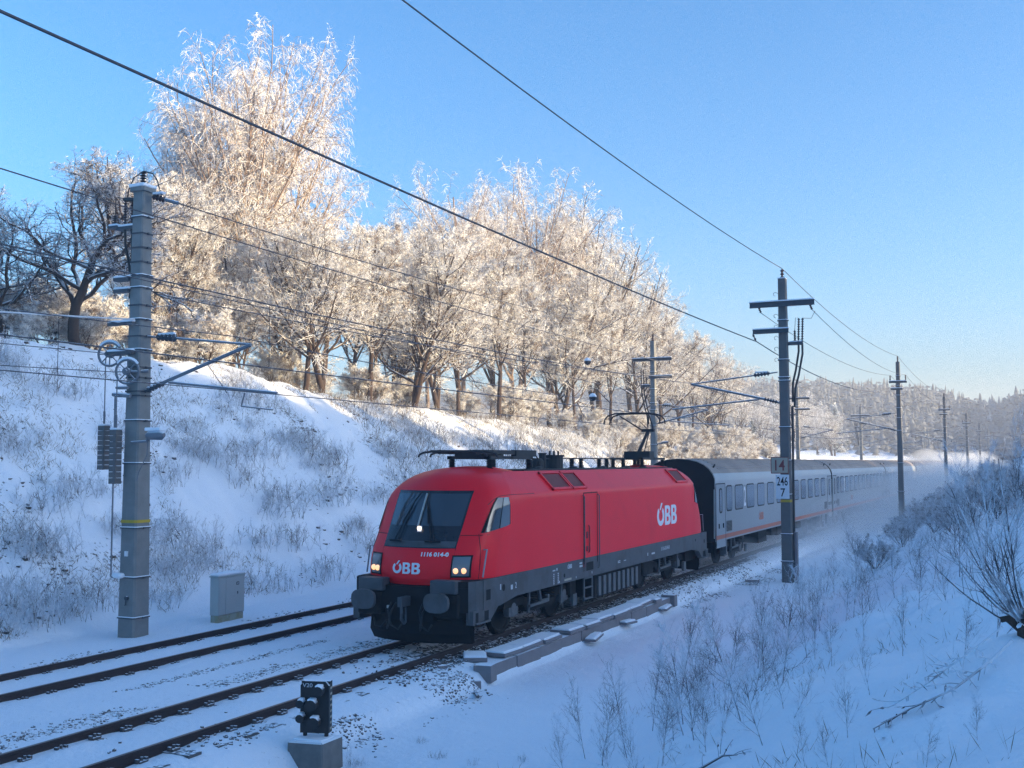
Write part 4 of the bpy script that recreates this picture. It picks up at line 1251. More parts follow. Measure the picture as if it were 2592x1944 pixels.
for i, lb in enumerate(CLAB):
    c = coach0 if i == 0 else copy_tree(coach0)
    c.location = (0, CY0 + CL * i, 0)
    tag(c, lb, 'train coach', 'coaches of the passenger train')
# ------------------------------------------------------------------ overhead line masts
def octo(r, k=.82): return [(r, r * k), (r * k, r), (-r * k, r), (-r, r * k), (-r, -r * k), (-r * k, -r), (r * k, -r), (r, -r * k)]
def pole(par, z0, z1, r0, r1, mat):
    mb = MB()
    for z, r in ((z0, r0), (z1, r1)): mb.v += [(x, y, z) for x, y in octo(r)]
    mb.f += [(k, (k + 1) % 8, 8 + (k + 1) % 8, 8 + k) for k in range(8)] + [tuple(range(7, -1, -1)), tuple(range(8, 16))]
    mb.mi = [0] * 10
    return mb.build('pole', M[mat], par)
def band(par, z, r, h=.035, snow=True):
    mb = MB().prism(octo(r + .025), 'z', z - h / 2, z + h / 2)
    for a in ((r + .02, .0), (-r - .02, 0.)): mb.box(a[0] - .04, a[0] + .04, -.03, .03, z - .02, z + .02)
    o = mb.build('clamp_band', M['galv_dark'], par)
    if snow:
        s = MB().prism(octo(r + .03), 'z', z + h / 2 + .001, z + h / 2 + .02)
        s.build('snow_cap', M['snowcap'], o)
    return o
def ins(par, p, q, r=.07, n=6, mat='porcelain', name='insulator'):
    p, q = Vector(p), Vector(q)
    mb = MB()
    pts, rs = [p], [r * .5]
    for k in range(n):
        for f, w in ((.15, .45), (.5, 1), (.85, .45)): pts.append(p.lerp(q, (k + f) / n)); rs.append(r * w)
    pts.append(q); rs.append(r * .45)
    mb.tube(pts, rs, 8)
    return mb.build(name, M[mat], par)
def snow_on(par, x0, x1, y0_, y1, z, h=.04):
    mb = MB().obox(((x0 + x1) / 2, (y0_ + y1) / 2, z + h / 2), (x1 - x0, y1 - y0_, h))
    return mb.build('snow_cap', M['snowcap'], par, bevel=min(h * .45, .02))
def ibeam(par, x0, x1, y, z, h=.2, name='crossarm'):
    mb = MB().box(x0, x1, y - .06, y + .06, z - h / 2, z - h / 2 + .025).box(x0, x1, y - .06, y + .06, z + h / 2 - .025, z + h / 2).box(x0, x1, y - .012, y + .012, z - h / 2 + .025, z + h / 2 - .025)
    o = mb.build(name, M['galv_dark'], par)
    snow_on(o, x0 - .01, x1 + .01, y - .065, y + .065, z + h / 2 + .002, .045)
    return o
def tubes_part(par, name, segs, mat='galv', r=.03):
    mb = MB()
    for s in segs: mb.tube(s[0], s[1] if len(s) > 1 else r, 6)
    return mb.build(name, M[mat], par, 40)
def cantilever(par, x, d, zt, zb, reach, reg, y=0):
    """d=-1 reaches left. zt tie height, zb diagonal foot"""
    c = empty('cantilever'); COL.objects.unlink(c); link(c, par)
    X = lambda q: x + d * q
    e = (X(reach), y, zt - .35)
    tubes_part(c, 'top_tie', [([(X(.25), y, zt), (X(.75), y, zt - .06)], .025), ([(X(1.1), y, zt - .09), e], .028)])
    ins(c, (X(.55), y, zt - .03), (X(1.15), y, zt - .09), .10, 5, 'galv_dark')
    snow_on(c, min(X(.6), X(1.1)), max(X(.6), X(1.1)), y - .06, y + .06, zt + .0, .05)
    tubes_part(c, 'diagonal_tube', [([(X(.70), y, zb + (e[2] - zb) * .18), e], .045), ([(X(.2), y, zb), (X(.32), y, zb + .05)], .04)])
    ins(c, (X(.28), y, zb + .03), (X(.78), y, zb + (e[2] - zb) * .2), .085, 5, 'galv_dark')
    tubes_part(c, 'registration_tube', [([(X(.95), y, zb + (e[2] - zb) * .25 - .05), (X(reg), y, zb - .15)], .032), ([(X(reg - .9), y, zb - .12), (X(reg - 1.0), y, zb - .42)], .018), ([(X(reg - 1.0), y, zb - .42), (X(reg - .15), y + .05, zb - .52)], .018)])
    tubes_part(c, 'stay_wire', [([(X(reach * .62), y, zb + (e[2] - zb) * .62), (X(reach * .8), y, zb - .1)], .012)], 'wire')
    return c
def termination(par, x, d, z, ins2=True):
    """two cable terminations on a bracket with cables running down the pole"""
    b = empty('cable_termination'); COL.objects.unlink(b); link(b, par)
    X = lambda q: x + d * q
    MB().box(*sorted((X(.0), X(.62))), -.07, .07, z - .06, z + .06).build('bracket', M['galv_dark'], b)
    snow_on(b, *sorted((X(.1), X(.62))), -.07, .07, z + .062, .035)
    for q in (.46, .60): ins(b, (X(q), -.02, z + .03), (X(q + .03), 0, z + .95), .055, 10, 'porcelain')
    ins(b, (X(.32), .05, z + .08), (X(.32), .05, z + .50), .06, 6)
    tubes_part(b, 'cable', [([(X(.46), 0, z), (X(.46), 0, z - .3), (X(.34), 0, z - 1.0), (X(.22), 0, z - 1.5), (X(.20), 0, z - 2.2)], .04), ([(X(.60), 0, z), (X(.60), 0, z - .4), (X(.44), .02, z - 1.2), (X(.30), .02, z - 1.7), (X(.26), .02, z - 2.4)], .04)], 'cable')
    tubes_part(b, 'jumper', [([(X(.62), 0, z + .95), (X(.95), 0, z + .92), (X(1.1), 0, z + 1.2)], .01), ([(X(.48), 0, z + .95), (X(.36), .02, z + .98), (X(.32), .05, z + .5)], .01)], 'wire_dark')
    return b
RX, LX = 3.6, -7.45
# --- R1, the post with the number plates
G_R, G_L = 'overhead line masts on the right of the train', 'overhead line masts along the left track'
r1 = empty('overhead_line_mast', (RX, 41.7, -.55), 0, 'tall dark concrete catenary post carrying the 14 and 246 7 plates', 'catenary mast', G_R)
Z = lambda z: z + .55
pole(r1, -.6, Z(10.85), .205, .145, 'concrete_dark')
rr1 = lambda z: .205 - .06 * (z + .6) / 12
for z in (9.25, 7.75, 7.08, 6.95, 5.2, 3.95, 2.68, 1.21, .2): band(r1, Z(z), rr1(Z(z)))
ins(r1, (0, 0, Z(10.85)), (0, 0, Z(11.22)), .085, 3)
snow_on(r1, -.16, .16, -.16, .16, Z(10.852), .035)
ibeam(r1, -1.2, 1.22, -.26, Z(9.86))
ibeam(r1, -1.1, .25, -.26, Z(8.84), .16, 'feeder_arm')
for x in (-.85, 1.06): ins(r1, (x, -.26, Z(9.76)), (x + .06, -.2, Z(9.58)), .06, 3)
ins(r1, (-1.1, -.26, Z(8.76)), (-1.0, -.2, Z(8.52)), .05, 2)
termination(r1, .1, 1, Z(8.36))
tubes_part(r1, 'cable', [([(.29, .0, Z(6.0)), (.26, 0, Z(3)), (.25, 0, Z(-.4))], .045)], 'cable')
tubes_part(r1, 'cable_guard', [([(.33, -.05, Z(1.3)), (.33, -.05, Z(-.7))], .075)], 'trough')
mb = MB()
for k in range(7):
    z = Z(10.3 - k * .42)
    mb.tube([(-.17, 0, z), (-.28, 0, z + .06), (-.34, 0, z + .02), (-.33, 0, z - .07), (-.27, 0, z - .09)], .012, 4)
mb.build('climbing_hooks', M['galv_dark'], r1)
MB().prism(octo(.195), 'z', Z(2.40), Z(2.50)).build('yellow_band', M['yellow'], r1)
cantilever(r1, 0, -1, Z(7.30), Z(6.13), 3.6, 4.4)
# --- number plates
pl14 = empty('number_plate', (3.42, 41.44, 3.78), 0, 'square tan plate reading 14 on the post', 'sign')
MB().box(-.33, .33, -.012, .012, -.31, .31).build('plate', M['sign_tan'], pl14)
mb = MB()
for a in ((-.33, .33, .285, .31), (-.33, .33, -.31, -.285)): mb.box(a[0], a[1], -.018, -.0125, a[2], a[3])
for a in ((-.33, -.305), (.305, .33)): mb.box(a[0], a[1], -.018, -.0125, -.284, .284)
mb.build('plate_rim', M['sign_red'], pl14)
decal('lettering', fit_text('14', .36, .40, .012), lambda x, y, d: (-.17 + x, -.0165 - d, -.2 + y), M['sign_red'], pl14)
km = empty('kilometre_plate', (3.52, 41.43, 3.0), 0, 'white plate with black 246 over 7 below the tan plate', 'sign')
MB().box(-.26, .24, -.012, .012, -.47, .43).build('plate', M['sign_white'], km, bevel=.006)
decal('lettering', fit_text('246', .40, .33, .008), lambda x, y, d: (-.21 + x, -.0165 - d, .02 + y), M['black'], km)
decal('lettering', fit_text('7', .17, .31, .008), lambda x, y, d: (-.08 + x, -.0165 - d, -.39 + y), M['black'], km)
# --- R2 and its copies
r2 = empty('overhead_line_mast', (RX, 82, -.6), 0, '', 'catenary mast', G_R)
pole(r2, -.6, 11.6, .20, .13, 'concrete_dark')
for z in (10.6, 9.9, 9.2, 8.3, 7.6, 6.7, 4.4, 2.4): band(r2, z, .20 - .07 * z / 12)
ins(r2, (0, 0, 11.6), (0, 0, 12.0), .085, 4)
ibeam(r2, -.6, .6, -.22, 10.15, .14)
for x in (-.52, .52): ins(r2, (x, -.22, 10.2), (x, -.22, 10.62), .07, 4)
ibeam(r2, -.5, .3, -.22, 9.65, .12, 'feeder_arm')
cantilever(r2, 0, -1, 7.95, 6.7, 3.6, 4.4)
RL = ['second dark catenary post along the right side, beside the second coach', 'third catenary post on the right, rising from the hazy bushes', 'fourth catenary post on the right, against the far wooded hill',
      'fifth, thin catenary post on the right in bright mist', 'sixth, very thin catenary post on the right', 'tiny last catenary post on the right']
r2['label'] = RL[0]
for i, y in enumerate((128.5, 174.8, 220.5, 265, 310)):
    c = copy_tree(r2)
    c.location = (RX, y, -.6)
    c['label'] = RL[i + 1]
# --- L2 and its copies
l2 = empty('overhead_line_mast', (-7.6, 60.4, -.3), 0, 'grey catenary mast behind the raised pantograph, with a snowy crossarm', 'catenary mast', G_L)
pole(l2, -.6, 11.2, .20, .13, 'concrete')
for z in (9.4, 8.4, 7.6, 7.2, 6.3, 5.2, 4.0): band(l2, z, .20 - .07 * z / 12)
ins(l2, (0, 0, 11.2), (0, 0, 11.6), .085, 4)
ibeam(l2, -1.18, 1.18, -.22, 10.1, .17)
for x in (-1.05, 1.05): ins(l2, (x, -.22, 10.0), (x, -.22, 9.8), .06, 3)
ibeam(l2, -.2, 1.2, -.22, 9.08, .14, 'feeder_arm')
termination(l2, -.1, -1, 8.6)
cantilever(l2, 0, 1, 7.5, 6.4, 3.2, 4.4)
tubes_part(l2, 'lamp_arm', [([(.2, 0, 5.25), (.7, 0, 5.3)], .03), ([(.45, 0, 5.32), (.85, 0, 5.36)], .06)])
LL_ = ['third mast along the left track, in front of the low hazy trees', 'fourth mast along the left track, above the second coach', 'fifth mast along the left track, thin in the haze', 'sixth mast along the left track, small against the hill', 'faint last mast along the left track']
for i, y in enumerate((103.7, 146.1, 196, 240, 285)):
    c = copy_tree(l2)
    c.location = (-7.6, y, -.3)
    c['label'] = LL_[i]
# --- L1, the big concrete mast in the left foreground
l1 = empty('overhead_line_mast', (-7.42, 19.9, -.35), 0, 'thick grey concrete mast on the left with tension wheels, weights and many snowy bands', 'catenary mast', G_L)
Z = lambda z: z + .35
pole(l1, -.4, Z(10.48), .275, .165, 'concrete')
rl1 = lambda z: .275 - .11 * (z + .4) / 11.2
MB().prism(octo(.23), 'z', Z(10.48), Z(10.58)).build('cap_slab', M['concrete'], l1)
snow_on(l1, -.24, .24, -.24, .24, Z(10.582), .08)
for z in (9.85, 9.45, 9.1, 8.75, 8.42, 8.12, 7.7, 7.35, 6.95, 6.62, 6.2, 5.95, 5.62, 5.52, 4.92, 3.9, 2.38, 1.22, .28): band(l1, Z(z), rl1(Z(z)), .03, z in (9.85, 8.42, 8.12, 7.35, 6.62, 4.92, 3.9, 2.38, 1.22, .28))
ins(l1, (0, 0, Z(10.66)), (0, 0, Z(11.0)), .09, 5)
tubes_part(l1, 'jumper', [([(-.5, 0, Z(10.3)), (-.46, 0, Z(10.6)), (-.30, 0, Z(10.88)), (0, 0, Z(11.01)), (.30, 0, Z(10.92)), (.46, .0, Z(10.72)), (.55, .05, Z(10.33))], .016)], 'wire_dark')
ins(l1, (.28, .04, Z(10.36)), (.62, .10, Z(10.26)), .085, 4)
tubes_part(l1, 'dead_end_clamp', [([(.62, .1, Z(10.26)), (.95, .2, Z(10.16))], .045)], 'galv')
snow_on(l1, .30, .62, -.02, .14, Z(10.40), .05)
bt = empty('cable_termination'); COL.objects.unlink(bt); link(bt, l1)
MB().box(-.75, -.1, -.10, .10, Z(9.60), Z(9.68)).build('bracket', M['galv_dark'], bt)
snow_on(bt, -.70, -.1, -.11, .11, Z(9.682), .05)
for x in (-.28, -.5): ins(bt, (x, -.05, Z(9.68)), (x, -.05, Z(10.35)), .055, 10)
tubes_part(bt, 'cable_head', [([(-.55, -.05, Z(10.36)), (-.22, -.05, Z(10.32))], .055)], 'cable')
tubes_part(bt, 'cable', [([(-.5, -.05, Z(9.6)), (-.47, -.05, Z(9.2)), (-.38, -.03, Z(8.8)), (-.31, 0, Z(8.3)), (-.34, 0, Z(7.9))], .034), ([(-.28, -.05, Z(9.6)), (-.27, -.03, Z(9.0)), (-.29, 0, Z(8.3))], .034)], 'cable')
MB().box(-1.0, -.7, -.12, .12, Z(9.66), Z(9.72)).build('bracket', M['galv_dark'], bt)
snow_on(bt, -1.0, -.72, -.12, .12, Z(9.722), .05)
ins(bt, (-.88, 0, Z(9.74)), (-.88, 0, Z(10.0)), .085, 5)
tubes_part(bt, 'jumper', [([(-.88, 0, Z(10.0)), (-.88, 0, Z(10.42)), (-.80, 0, Z(10.44)), (-.5, -.03, Z(10.38))], .012)], 'wire_dark')
for z in (8.38, 8.10): 
    MB().box(-.62, -.15, -.28, -.1, Z(z) - .08, Z(z) - .0).build('bracket', M['galv_dark'], l1); snow_on(l1, -.62, -.12, -.28, -.08, Z(z) + .002, .05)
for z in (7.30, 6.60):
    MB().box(-.7, .1, -.36, -.24, Z(z) - .09, Z(z) - .02).build('bracket', M['galv_dark'], l1); snow_on(l1, -.7, .1, -.37, -.23, Z(z) - .018, .05)
cantilever(l1, 0, 1, Z(6.95), Z(5.62), 3.35, 4.1)
for k, (x, y, z) in enumerate(((-.80, -.15, 6.55), (.0, -.37, 6.08))):
    w = empty('tension_wheel', (x, y, Z(z)), .35); COL.objects.unlink(w); link(w, l1)
    mb = MB()
    pr = [(.26, -.04), (.30, -.04), (.30, .04), (.26, .04), (.26, -.04)]
    ring = [(.285 * math.cos(a), .0, .285 * math.sin(a)) for a in np.linspace(0, 2 * math.pi, 21)]
    mb.tube(ring, .032, 6, False)
    for a in np.linspace(0, math.pi, 4, endpoint=False): mb.tube([(.28 * math.cos(a), 0, .28 * math.sin(a)), (-.28 * math.cos(a), 0, -.28 * math.sin(a))], .016, 5)
    mb.lathe([(.09, -.1), (.09, .1)], (0, 0, 0), 'y', 10)
    mb.build('wheel', M['galv'], w)
    tubes_part(w, 'wheel_axle', [([(0, -.12, 0), (.12, .1, 0), (.42, .22, .03)], .04)])
    s = MB().tube([(.30 * math.cos(a), 0, .30 * math.sin(a) + .02) for a in np.linspace(.6, 2.5, 9)], .04, 5)
    s.build('snow_cap', M['snowcap'], w)
for k, (x, y, z0, z1, zt) in enumerate(((-1.06, -.02, 3.75, 4.82, 6.5), (-.25, -.44, 3.42, 4.70, 6.0))):
    w = empty('tension_weight', (x, y, 0)); COL.objects.unlink(w); link(w, l1)
    n = 9
    h = (z1 - z0) / n
    for i in range(n):
        MB().obox((0, 0, Z(z0 + (i + .5) * h)), (.20, .20, h - .009)).build('weight_block', M['concrete_dark'], w)
    snow_on(w, -.11, .11, -.11, .11, Z(z1) - .005, .05)
    tubes_part(w, 'weight_rope', [([(0, 0, Z(z1)), (0.0 if k else .0, 0, Z(zt))], .014), ([(0, 0, Z(z1)), (0, 0, Z(z1) + .35)], .026), ([(0, 0, Z(z0)), (0, 0, Z(z1))], .03)])
tubes_part(l1, 'guide_rod', [([(-.30, -.44, Z(5.5)), (-.30, -.44, Z(1.25))], .02), ([(-.30, -.44, Z(5.5)), (-.05, -.2, Z(5.5))], .025), ([(-.30, -.44, Z(1.25)), (-.05, -.27, Z(1.22))], .025)])
tubes_part(l1, 'platform', [([(-.45, -.36, Z(5.55)), (.1, -.36, Z(5.50))], .05), ([(-.5, -.2, Z(5.72)), (0, -.34, Z(5.70))], .04)])
MB().prism(octo(.256), 'z', Z(2.50), Z(2.57)).build('yellow_band', M['yellow'], l1)
lm = empty('lamp'); COL.objects.unlink(lm); link(lm, l1)
tubes_part(lm, 'lamp_arm', [([(.1, -.3, Z(4.40)), (.62, -.3, Z(4.42))], .03), ([(.62, -.3, Z(4.42)), (.62, -.3, Z(4.5))], .05), ([(.62, -.3, Z(4.42)), (.60, -.3, Z(4.1)), (.36, -.3, Z(3.7)), (.3, -.3, Z(3.5))], .012)])
MB().lathe([(.04, .0), (.11, .1), (.12, .45), (.05, .55)], (.56, -.3, Z(4.56)), 'x', 10).build('lamp_head', M['galv'], lm, 40)
snow_on(lm, .6, 1.08, -.42, -.18, Z(4.66), .08)
MB().box(-.05, .04, -.29, -.255, Z(1.72), Z(1.84)).build('small_plate', M['sign_white'], l1)
MB().lathe([(.05, 0), (.05, -.05)], (.05, -.27, Z(.75)), 'y', 8).tube([(.05, -.31, Z(.78)), (.05, -.31, Z(.6)), (.0, -.29, Z(.58))], .015, 4).build('earth_clamp', M['galv_dark'], l1)
MB().obox((-.2, -.34, Z(1.27)), (.34, .2, .12)).build('snow_cap', M['snowcap'], l1, bevel=.04)
# ------------------------------------------------------------------ wires
def wire(name, label, spans, mat='wire', r=.012, hangers=None):
    t = empty(name, tuple(spans[0][0]), 0, label, 'overhead wire', 'overhead wires above the two tracks')
    o0 = Vector(spans[0][0])
    mb = MB()
    for p, q, d in spans: mb.tube([v - o0 for v in sag(p, q, d, 16)], r, 5)
    mb.build('wire_span', M[mat], t)
    return t
def spans(x, ys, z, d, dz=0): return [((x, a, z), (x, b, z), d) for a, b in zip(ys[:-1], ys[1:])]
YR = [-.5, 41.7, 82, 128.5, 174.8, 220.5, 265, 310]
YL = [-20, 19.9, 60.4, 103.7, 146.1, 196, 240, 285]
wire('feeder_wire', 'thick dark feeder wire sloping down to the lower arm of the numbered post', [((2.2, -12, 9.05), (2.58, 41.5, 8.5), .25), ((2.6, 41.5, 8.5), (3.1, 82, 8.95), .7)] + spans(3.1, YR[2:], 8.95, .6), 'wire', .020)
wire('earth_wire', 'high thin wire running down to the top of the numbered post', [((3.6, -.5, 11.2), (3.6, 41.7, 11.25), .42), ((3.6, 41.7, 11.25), (3.6, 82, 11.42), .5)] + spans(3.6, YR[2:], 11.42, .6), 'wire', .014)
wire('crossarm_wire', 'thin wire sagging from the right end of the crossarm to the second post', [((4.72, 41.5, 9.58), (4.12, 81.8, 10.05), .55)] + spans(4.12, YR[2:], 10.05, .7), 'wire', .012)
wire('crossarm_wire', 'thin wire sagging from the left end of the crossarm behind the numbered post', [((2.8, 41.5, 9.58), (3.08, 81.8, 10.05), .55)] + spans(3.08, YR[2:], 10.05, .7), 'wire', .012)
wire('top_wire', 'frosty wire leading from the top of the thick mast along the left mast tops', [((-6.47, 20.1, 10.16), (-7.6, 60.4, 11.3), .35)] + spans(-7.6, YL[2:], 11.3, .6), 'wire', .016)
wire('feeder_wire', 'dark wire crossing the thick mast just below its top', [((-6.5, -8, 10.5), (-6.5, 60.2, 9.5), .42)] + spans(-6.5, YL[2:], 9.5, .6), 'wire', .016)
wire('dead_end_wire', 'snowy wire anchored with an insulator on the right of the thick mast', [((-7.0, 20, 7.98), (-6.42, 60.2, 8.75), .32)], 'wire', .015)
wire('anchored_wire', 'snow loaded wire anchored at the left of the thick mast', [((-6.3, 9, 6.55), (-7.3, 19.6, 7.33), .05)], 'wire_frost', .020)
for x0, x1, y1, z1, lb in ((-4.2, -8.2, 19.7, 6.56, 'thin wire pulled by the upper tension wheel'), (-4.4, -7.75, 19.5, 6.08, 'thin wire pulled by the lower tension wheel')):
    wire('tensioned_wire', lb, [((x0, 5, z1 - .65), (x1, y1, z1), .02)], 'wire', .010)
def messenger(x, ys, y_first, zt, d, label, lc):
    wire('messenger_wire', label, spans(x, ys, zt, d), 'wire', .012)
    t = empty('contact_wire', (x, ys[0], 5.57), 0, lc, 'overhead wire', 'overhead wires above the two tracks')
    mb = MB()
    for a, b in zip(ys[:-1], ys[1:]): mb.tube([(0, a - ys[0], 0), (0, (a + b) / 2 - ys[0], -.02), (0, b - ys[0], 0)], .012, 5)
    mb.build('wire_span', M['wire'], t)
    for a, b in list(zip(ys[:-1], ys[1:]))[:4]:
        for k in range(4):
            f = (k + .5) / 4
            y = a + (b - a) * f
            MB().tube([(0, 0, 0), (0, 0, zt - 4 * d * f * (1 - f) - 5.57)], .006, 4).build('dropper', M['wire_dark'], t).location = (0, y - ys[0], 0)
messenger(0, YR, 0, 6.98, .34, 'upper suspension wire above the near track', 'lower contact wire above the near track, touched by the raised pantograph')
messenger(-4.6, YL, 0, 6.82, .30, 'upper suspension wire above the far track, held by the thick mast', 'lower contact wire above the far empty track')
wire('messenger_wire', 'second suspension wire just under the first, above the far track', [((-4.75, -8, 8.3), (-4.5, 60.4, 7.0), .12)], 'wire', .012)
for (x, y, z, lb) in ((-6.62, 47.5, 8.60, 'dark snow topped ball hanging on the upper wire left of the raised pantograph'), (-4.6, 42.9, 6.62, 'dark snow topped ball on the lower wire left of the raised pantograph')):
    t = empty('wire_ball', (x, y, z), 0, lb, 'ball', 'balls hanging on the wires')
    mb = MB()
    mb.lathe([(.02, -.16), (.10, -.13), (.155, -.05), (.16, .03), (.12, .11), (.02, .16)], (0, 0, 0), 'z', 14)
    mb.build('ball', M['wire_dark'], t, True)
    MB().lathe([(.165, .02), (.15, .09), (.09, .16), (.01, .185)], (0, 0, 0), 'z', 14).build('snow_cap', M['snowcap'], t, True)
# ------------------------------------------------------------------ the wood on the left bank
rz = random.Random(21)
ang = lambda: rz.uniform(0, 6.28)
G_T = 'frosted trees along the top of the left bank'
HERO = [('oak', -22, 31.6, 7.5, 1.25, 'oak_tree', 'gnarly dark oak at the far left, lightly frosted and darkened for shade'),
        ('oak', -23.5, 29.2, 5.6, 1.3, 'oak_tree', 'lower dark oak at the left picture edge, left of the taller oak'),
        ('round2', -25, 39.2, 9.4, .9, 'frosted_tree', 'thickly frosted white tree directly behind the top of the thick mast'),
        ('birch', -29, 53.0, 21.7, .72, 'birch_tree', 'tallest birch of all, with drooping frosted crown against the sky'),
        ('birch2', -28.5, 48.6, 20.0, .82, 'birch_tree', 'tall birch just left of the tallest one, its crown leaning beside it'),
        ('round', -20.2, 44.2, 8.2, 1.15, 'frosted_tree', 'spreading frosted tree, left trunk of the close pair at the bank edge'),
        ('round2', -20.5, 46.0, 9.7, 1.15, 'frosted_tree', 'spreading frosted tree, right trunk of the close pair at the bank edge'),
        ('slender', -20.5, 50.5, 10.2, 1.3, 'frosted_tree', 'frosted tree with short straight dark trunk, right of the close pair'),
        ('round2', -21, 56.0, 11.2, 1.1, 'frosted_tree', 'bushy frosted tree on the bank edge beside the sunlit patch of snow'),
        ('slender', -21.5, 68.6, 12.0, 1.3, 'frosted_tree', 'slim frosted tree with a long bare dark trunk in the middle of the wood'),
        ('birch', -30, 79.5, 20.9, .9, 'birch_tree', 'birch forming the left top of the middle crowns against the sky'),
        ('birch2', -29, 87.2, 23.2, .9, 'birch_tree', 'birch forming the highest right top of the middle crowns'),
        ('fan', -24, 94.5, 22.2, 1.1, 'frosted_tree', 'upright fan shaped tree standing out right of the middle birches'),
        ('oak', -35, 78.3, 15.8, 1.1, 'oak_tree', 'dark barely frosted branches showing in the gap between the two birch groups')]
for k, x, y, h, w, nm, lb in HERO: plant(k, x, y, h, ang(), nm, lb, 'tree', G_T, w)
LEFT = [('round', -28, 43.2, 11.0, .8), ('slender', -24, 38.0, 6.6, 1.2), ('birch2', -33, 50.4, 15.0, .9), ('fan', -31, 49.7, 12.0, .9), ('slender', -25, 44.1, 8.0, 1.2), ('round2', -25, 49.5, 9.5, 1.0), ('birch', -33, 61.0, 18.0, .8), ('round2', -22.5, 42.1, 4.9, 1.0)]
MID = [('slender', -22.2, 53.6, 10.0, 1.1), ('fan', -28, 60.3, 12.4, 1), ('round2', -27, 63.4, 11.6, 1.0), ('birch', -31, 75.3, 16.8, .9), ('round2', -23.5, 63.4, 11.2, 1.1), ('round', -25, 69.8, 13.0, 1.1), ('fan', -28, 80.6, 17.6, 1.1), ('slender', -22.5, 75.4, 11.6, 1.1), ('slender', -21.2, 62, 10.4, 1.1)]
RIGHT = [('fan', -28, 92.9, 20.5, 1.0), ('round2', -23.5, 84.9, 14.2, 1.1), ('fan', -26, 98, 17.5, 1.0), ('slender', -21.2, 82.0, 11.5, 1.1), ('slender', -21.4, 90.7, 12.7, 1.1), ('fan', -25, 106.0, 21.5, 1.0), ('round', -21.5, 99.3, 12.8, 1.1), ('fan', -25, 114.2, 18.5, 1.0), ('round', -22.5, 109.4, 14.6, 1.1), ('fan', -24.5, 121.7, 15.8, 1.1), ('slender', -21.5, 106, 12.4, 1.1), ('slender', -21.3, 116.5, 12.0, 1.1), ('round', -22.5, 126.8, 12.5, 1.1), ('round2', -22.5, 132.8, 11.6, 1.1)]
FAR = [('fan', -26, 158.5, 8.1, 1), ('round', -32, 197.7, 10.8, 1.2), ('fan', -38, 238.2, 12.3, 1), ('round2', -30, 212.7, 11.7, 1.2), ('fan', -27, 176, 7.6, 1.1), ('round', -31, 228, 11.3, 1.2), ('round2', -27, 246, 10.3, 1.2), ('round', -34, 268, 12.2, 1.2)]
ORD = ['first', 'second', 'third', 'fourth', 'fifth', 'sixth', 'seventh', 'eighth']
LOOK = {'round': 'rounded frosted', 'round2': 'twin stemmed rounded', 'fan': 'upright fan shaped', 'slender': 'slim frosted', 'birch': 'weeping birch', 'birch2': 'forked birch'}
for L, zone in ((LEFT, 'around the tall left birches'), (MID, 'in the middle wood'), (RIGHT, 'at the sunlit right wood end'), (FAR, 'in the haze beyond the wood')):
    seen = {}
    for k, x, y, h, w in sorted(L, key=lambda q: math.atan2(q[1] - 11.9, q[2])):
        row = 'front' if x > -24.2 else 'back'
        key = (k, row) if zone[:11] != 'in the haze' else (k, '')
        seen.setdefault(key, []).append((x, y, h, w))
    for (k, row), T in seen.items():
        for i, (x, y, h, w) in enumerate(T):
            nm = LOOK[k] + (' tree' if 'birch' not in k else '')
            pl_ = (', %s row' % row) if row else ''
            lb = ('%s %s from the left%s %s' % (ORD[i], nm, pl_, zone)) if len(T) > 1 else ('only %s%s %s' % (nm, pl_, zone))
            plant(k, x, y, h, ang(), 'birch_tree' if 'birch' in k else 'frosted_tree', lb, 'tree', 'frosted trees ' + zone, w)
for x, y, h, lb in ((-22.5, 150, 4.6, 'small dark snow laden spruce standing alone on the sunlit bank beyond the wood'), (-29, 262, 12.5, 'dark spruce among the hazy trees, nearest the second right post')):
    plant('spruce', x, y, h, ang(), 'spruce_tree', lb, 'tree')
UNDER = [(-22.3, 36.3, 1.6), (-22.8, 37.6, 2.4), (-22.3, 38.0, 2.2), (-21.4, 38.0, 2.7), (-21.8, 39.4, 2.1), (-24.0, 46.5, 2.5), (-24.0, 47.7, 1.7), (-22.3, 48.0, 1.8), (-21.5, 51.0, 2.2), (-22.5, 54.0, 2.0), (-22.6, 57.6, 2.3), (-24.2, 68.1, 2.2), (-22.7, 72.3, 3.3), (-22.1, 76.0, 3.1), (-21.6, 80.6, 1.7), (-23.8, 92.9, 2.7), (-21.8, 95.0, 2.5), (-24.5, 112.2, 2.4), (-21.6, 113.3, 2.3), (-22.1, 126.9, 1.6), (-24, 28, 2.2), (-23, 30, 1.8), (-25, 33, 3.0), (-24, 35, 2.4), (-26, 31, 3.2), (-23.5, 33.5, 2.0), (-26, 36, 3.4), (-25.5, 27, 2.6), (-24.5, 40, 2.6), (-27, 40, 3.4)]
for x, y, h in UNDER:
    q_ = math.degrees(math.atan2(x - 11.9, y))
    lb = 'one of the frosted bushes below the trees ' + ('left of the thick mast' if q_ < -45.5 else ('just right of the thick mast' if q_ < -36 else ('in the middle of the wood' if q_ < -25 else 'in the right half of the wood')))
    plant('bush', x, y, h, ang(), 'frosted_bush', lb, 'bush', lb[11:], 1.25)
_r0 = np.random.RandomState(8)
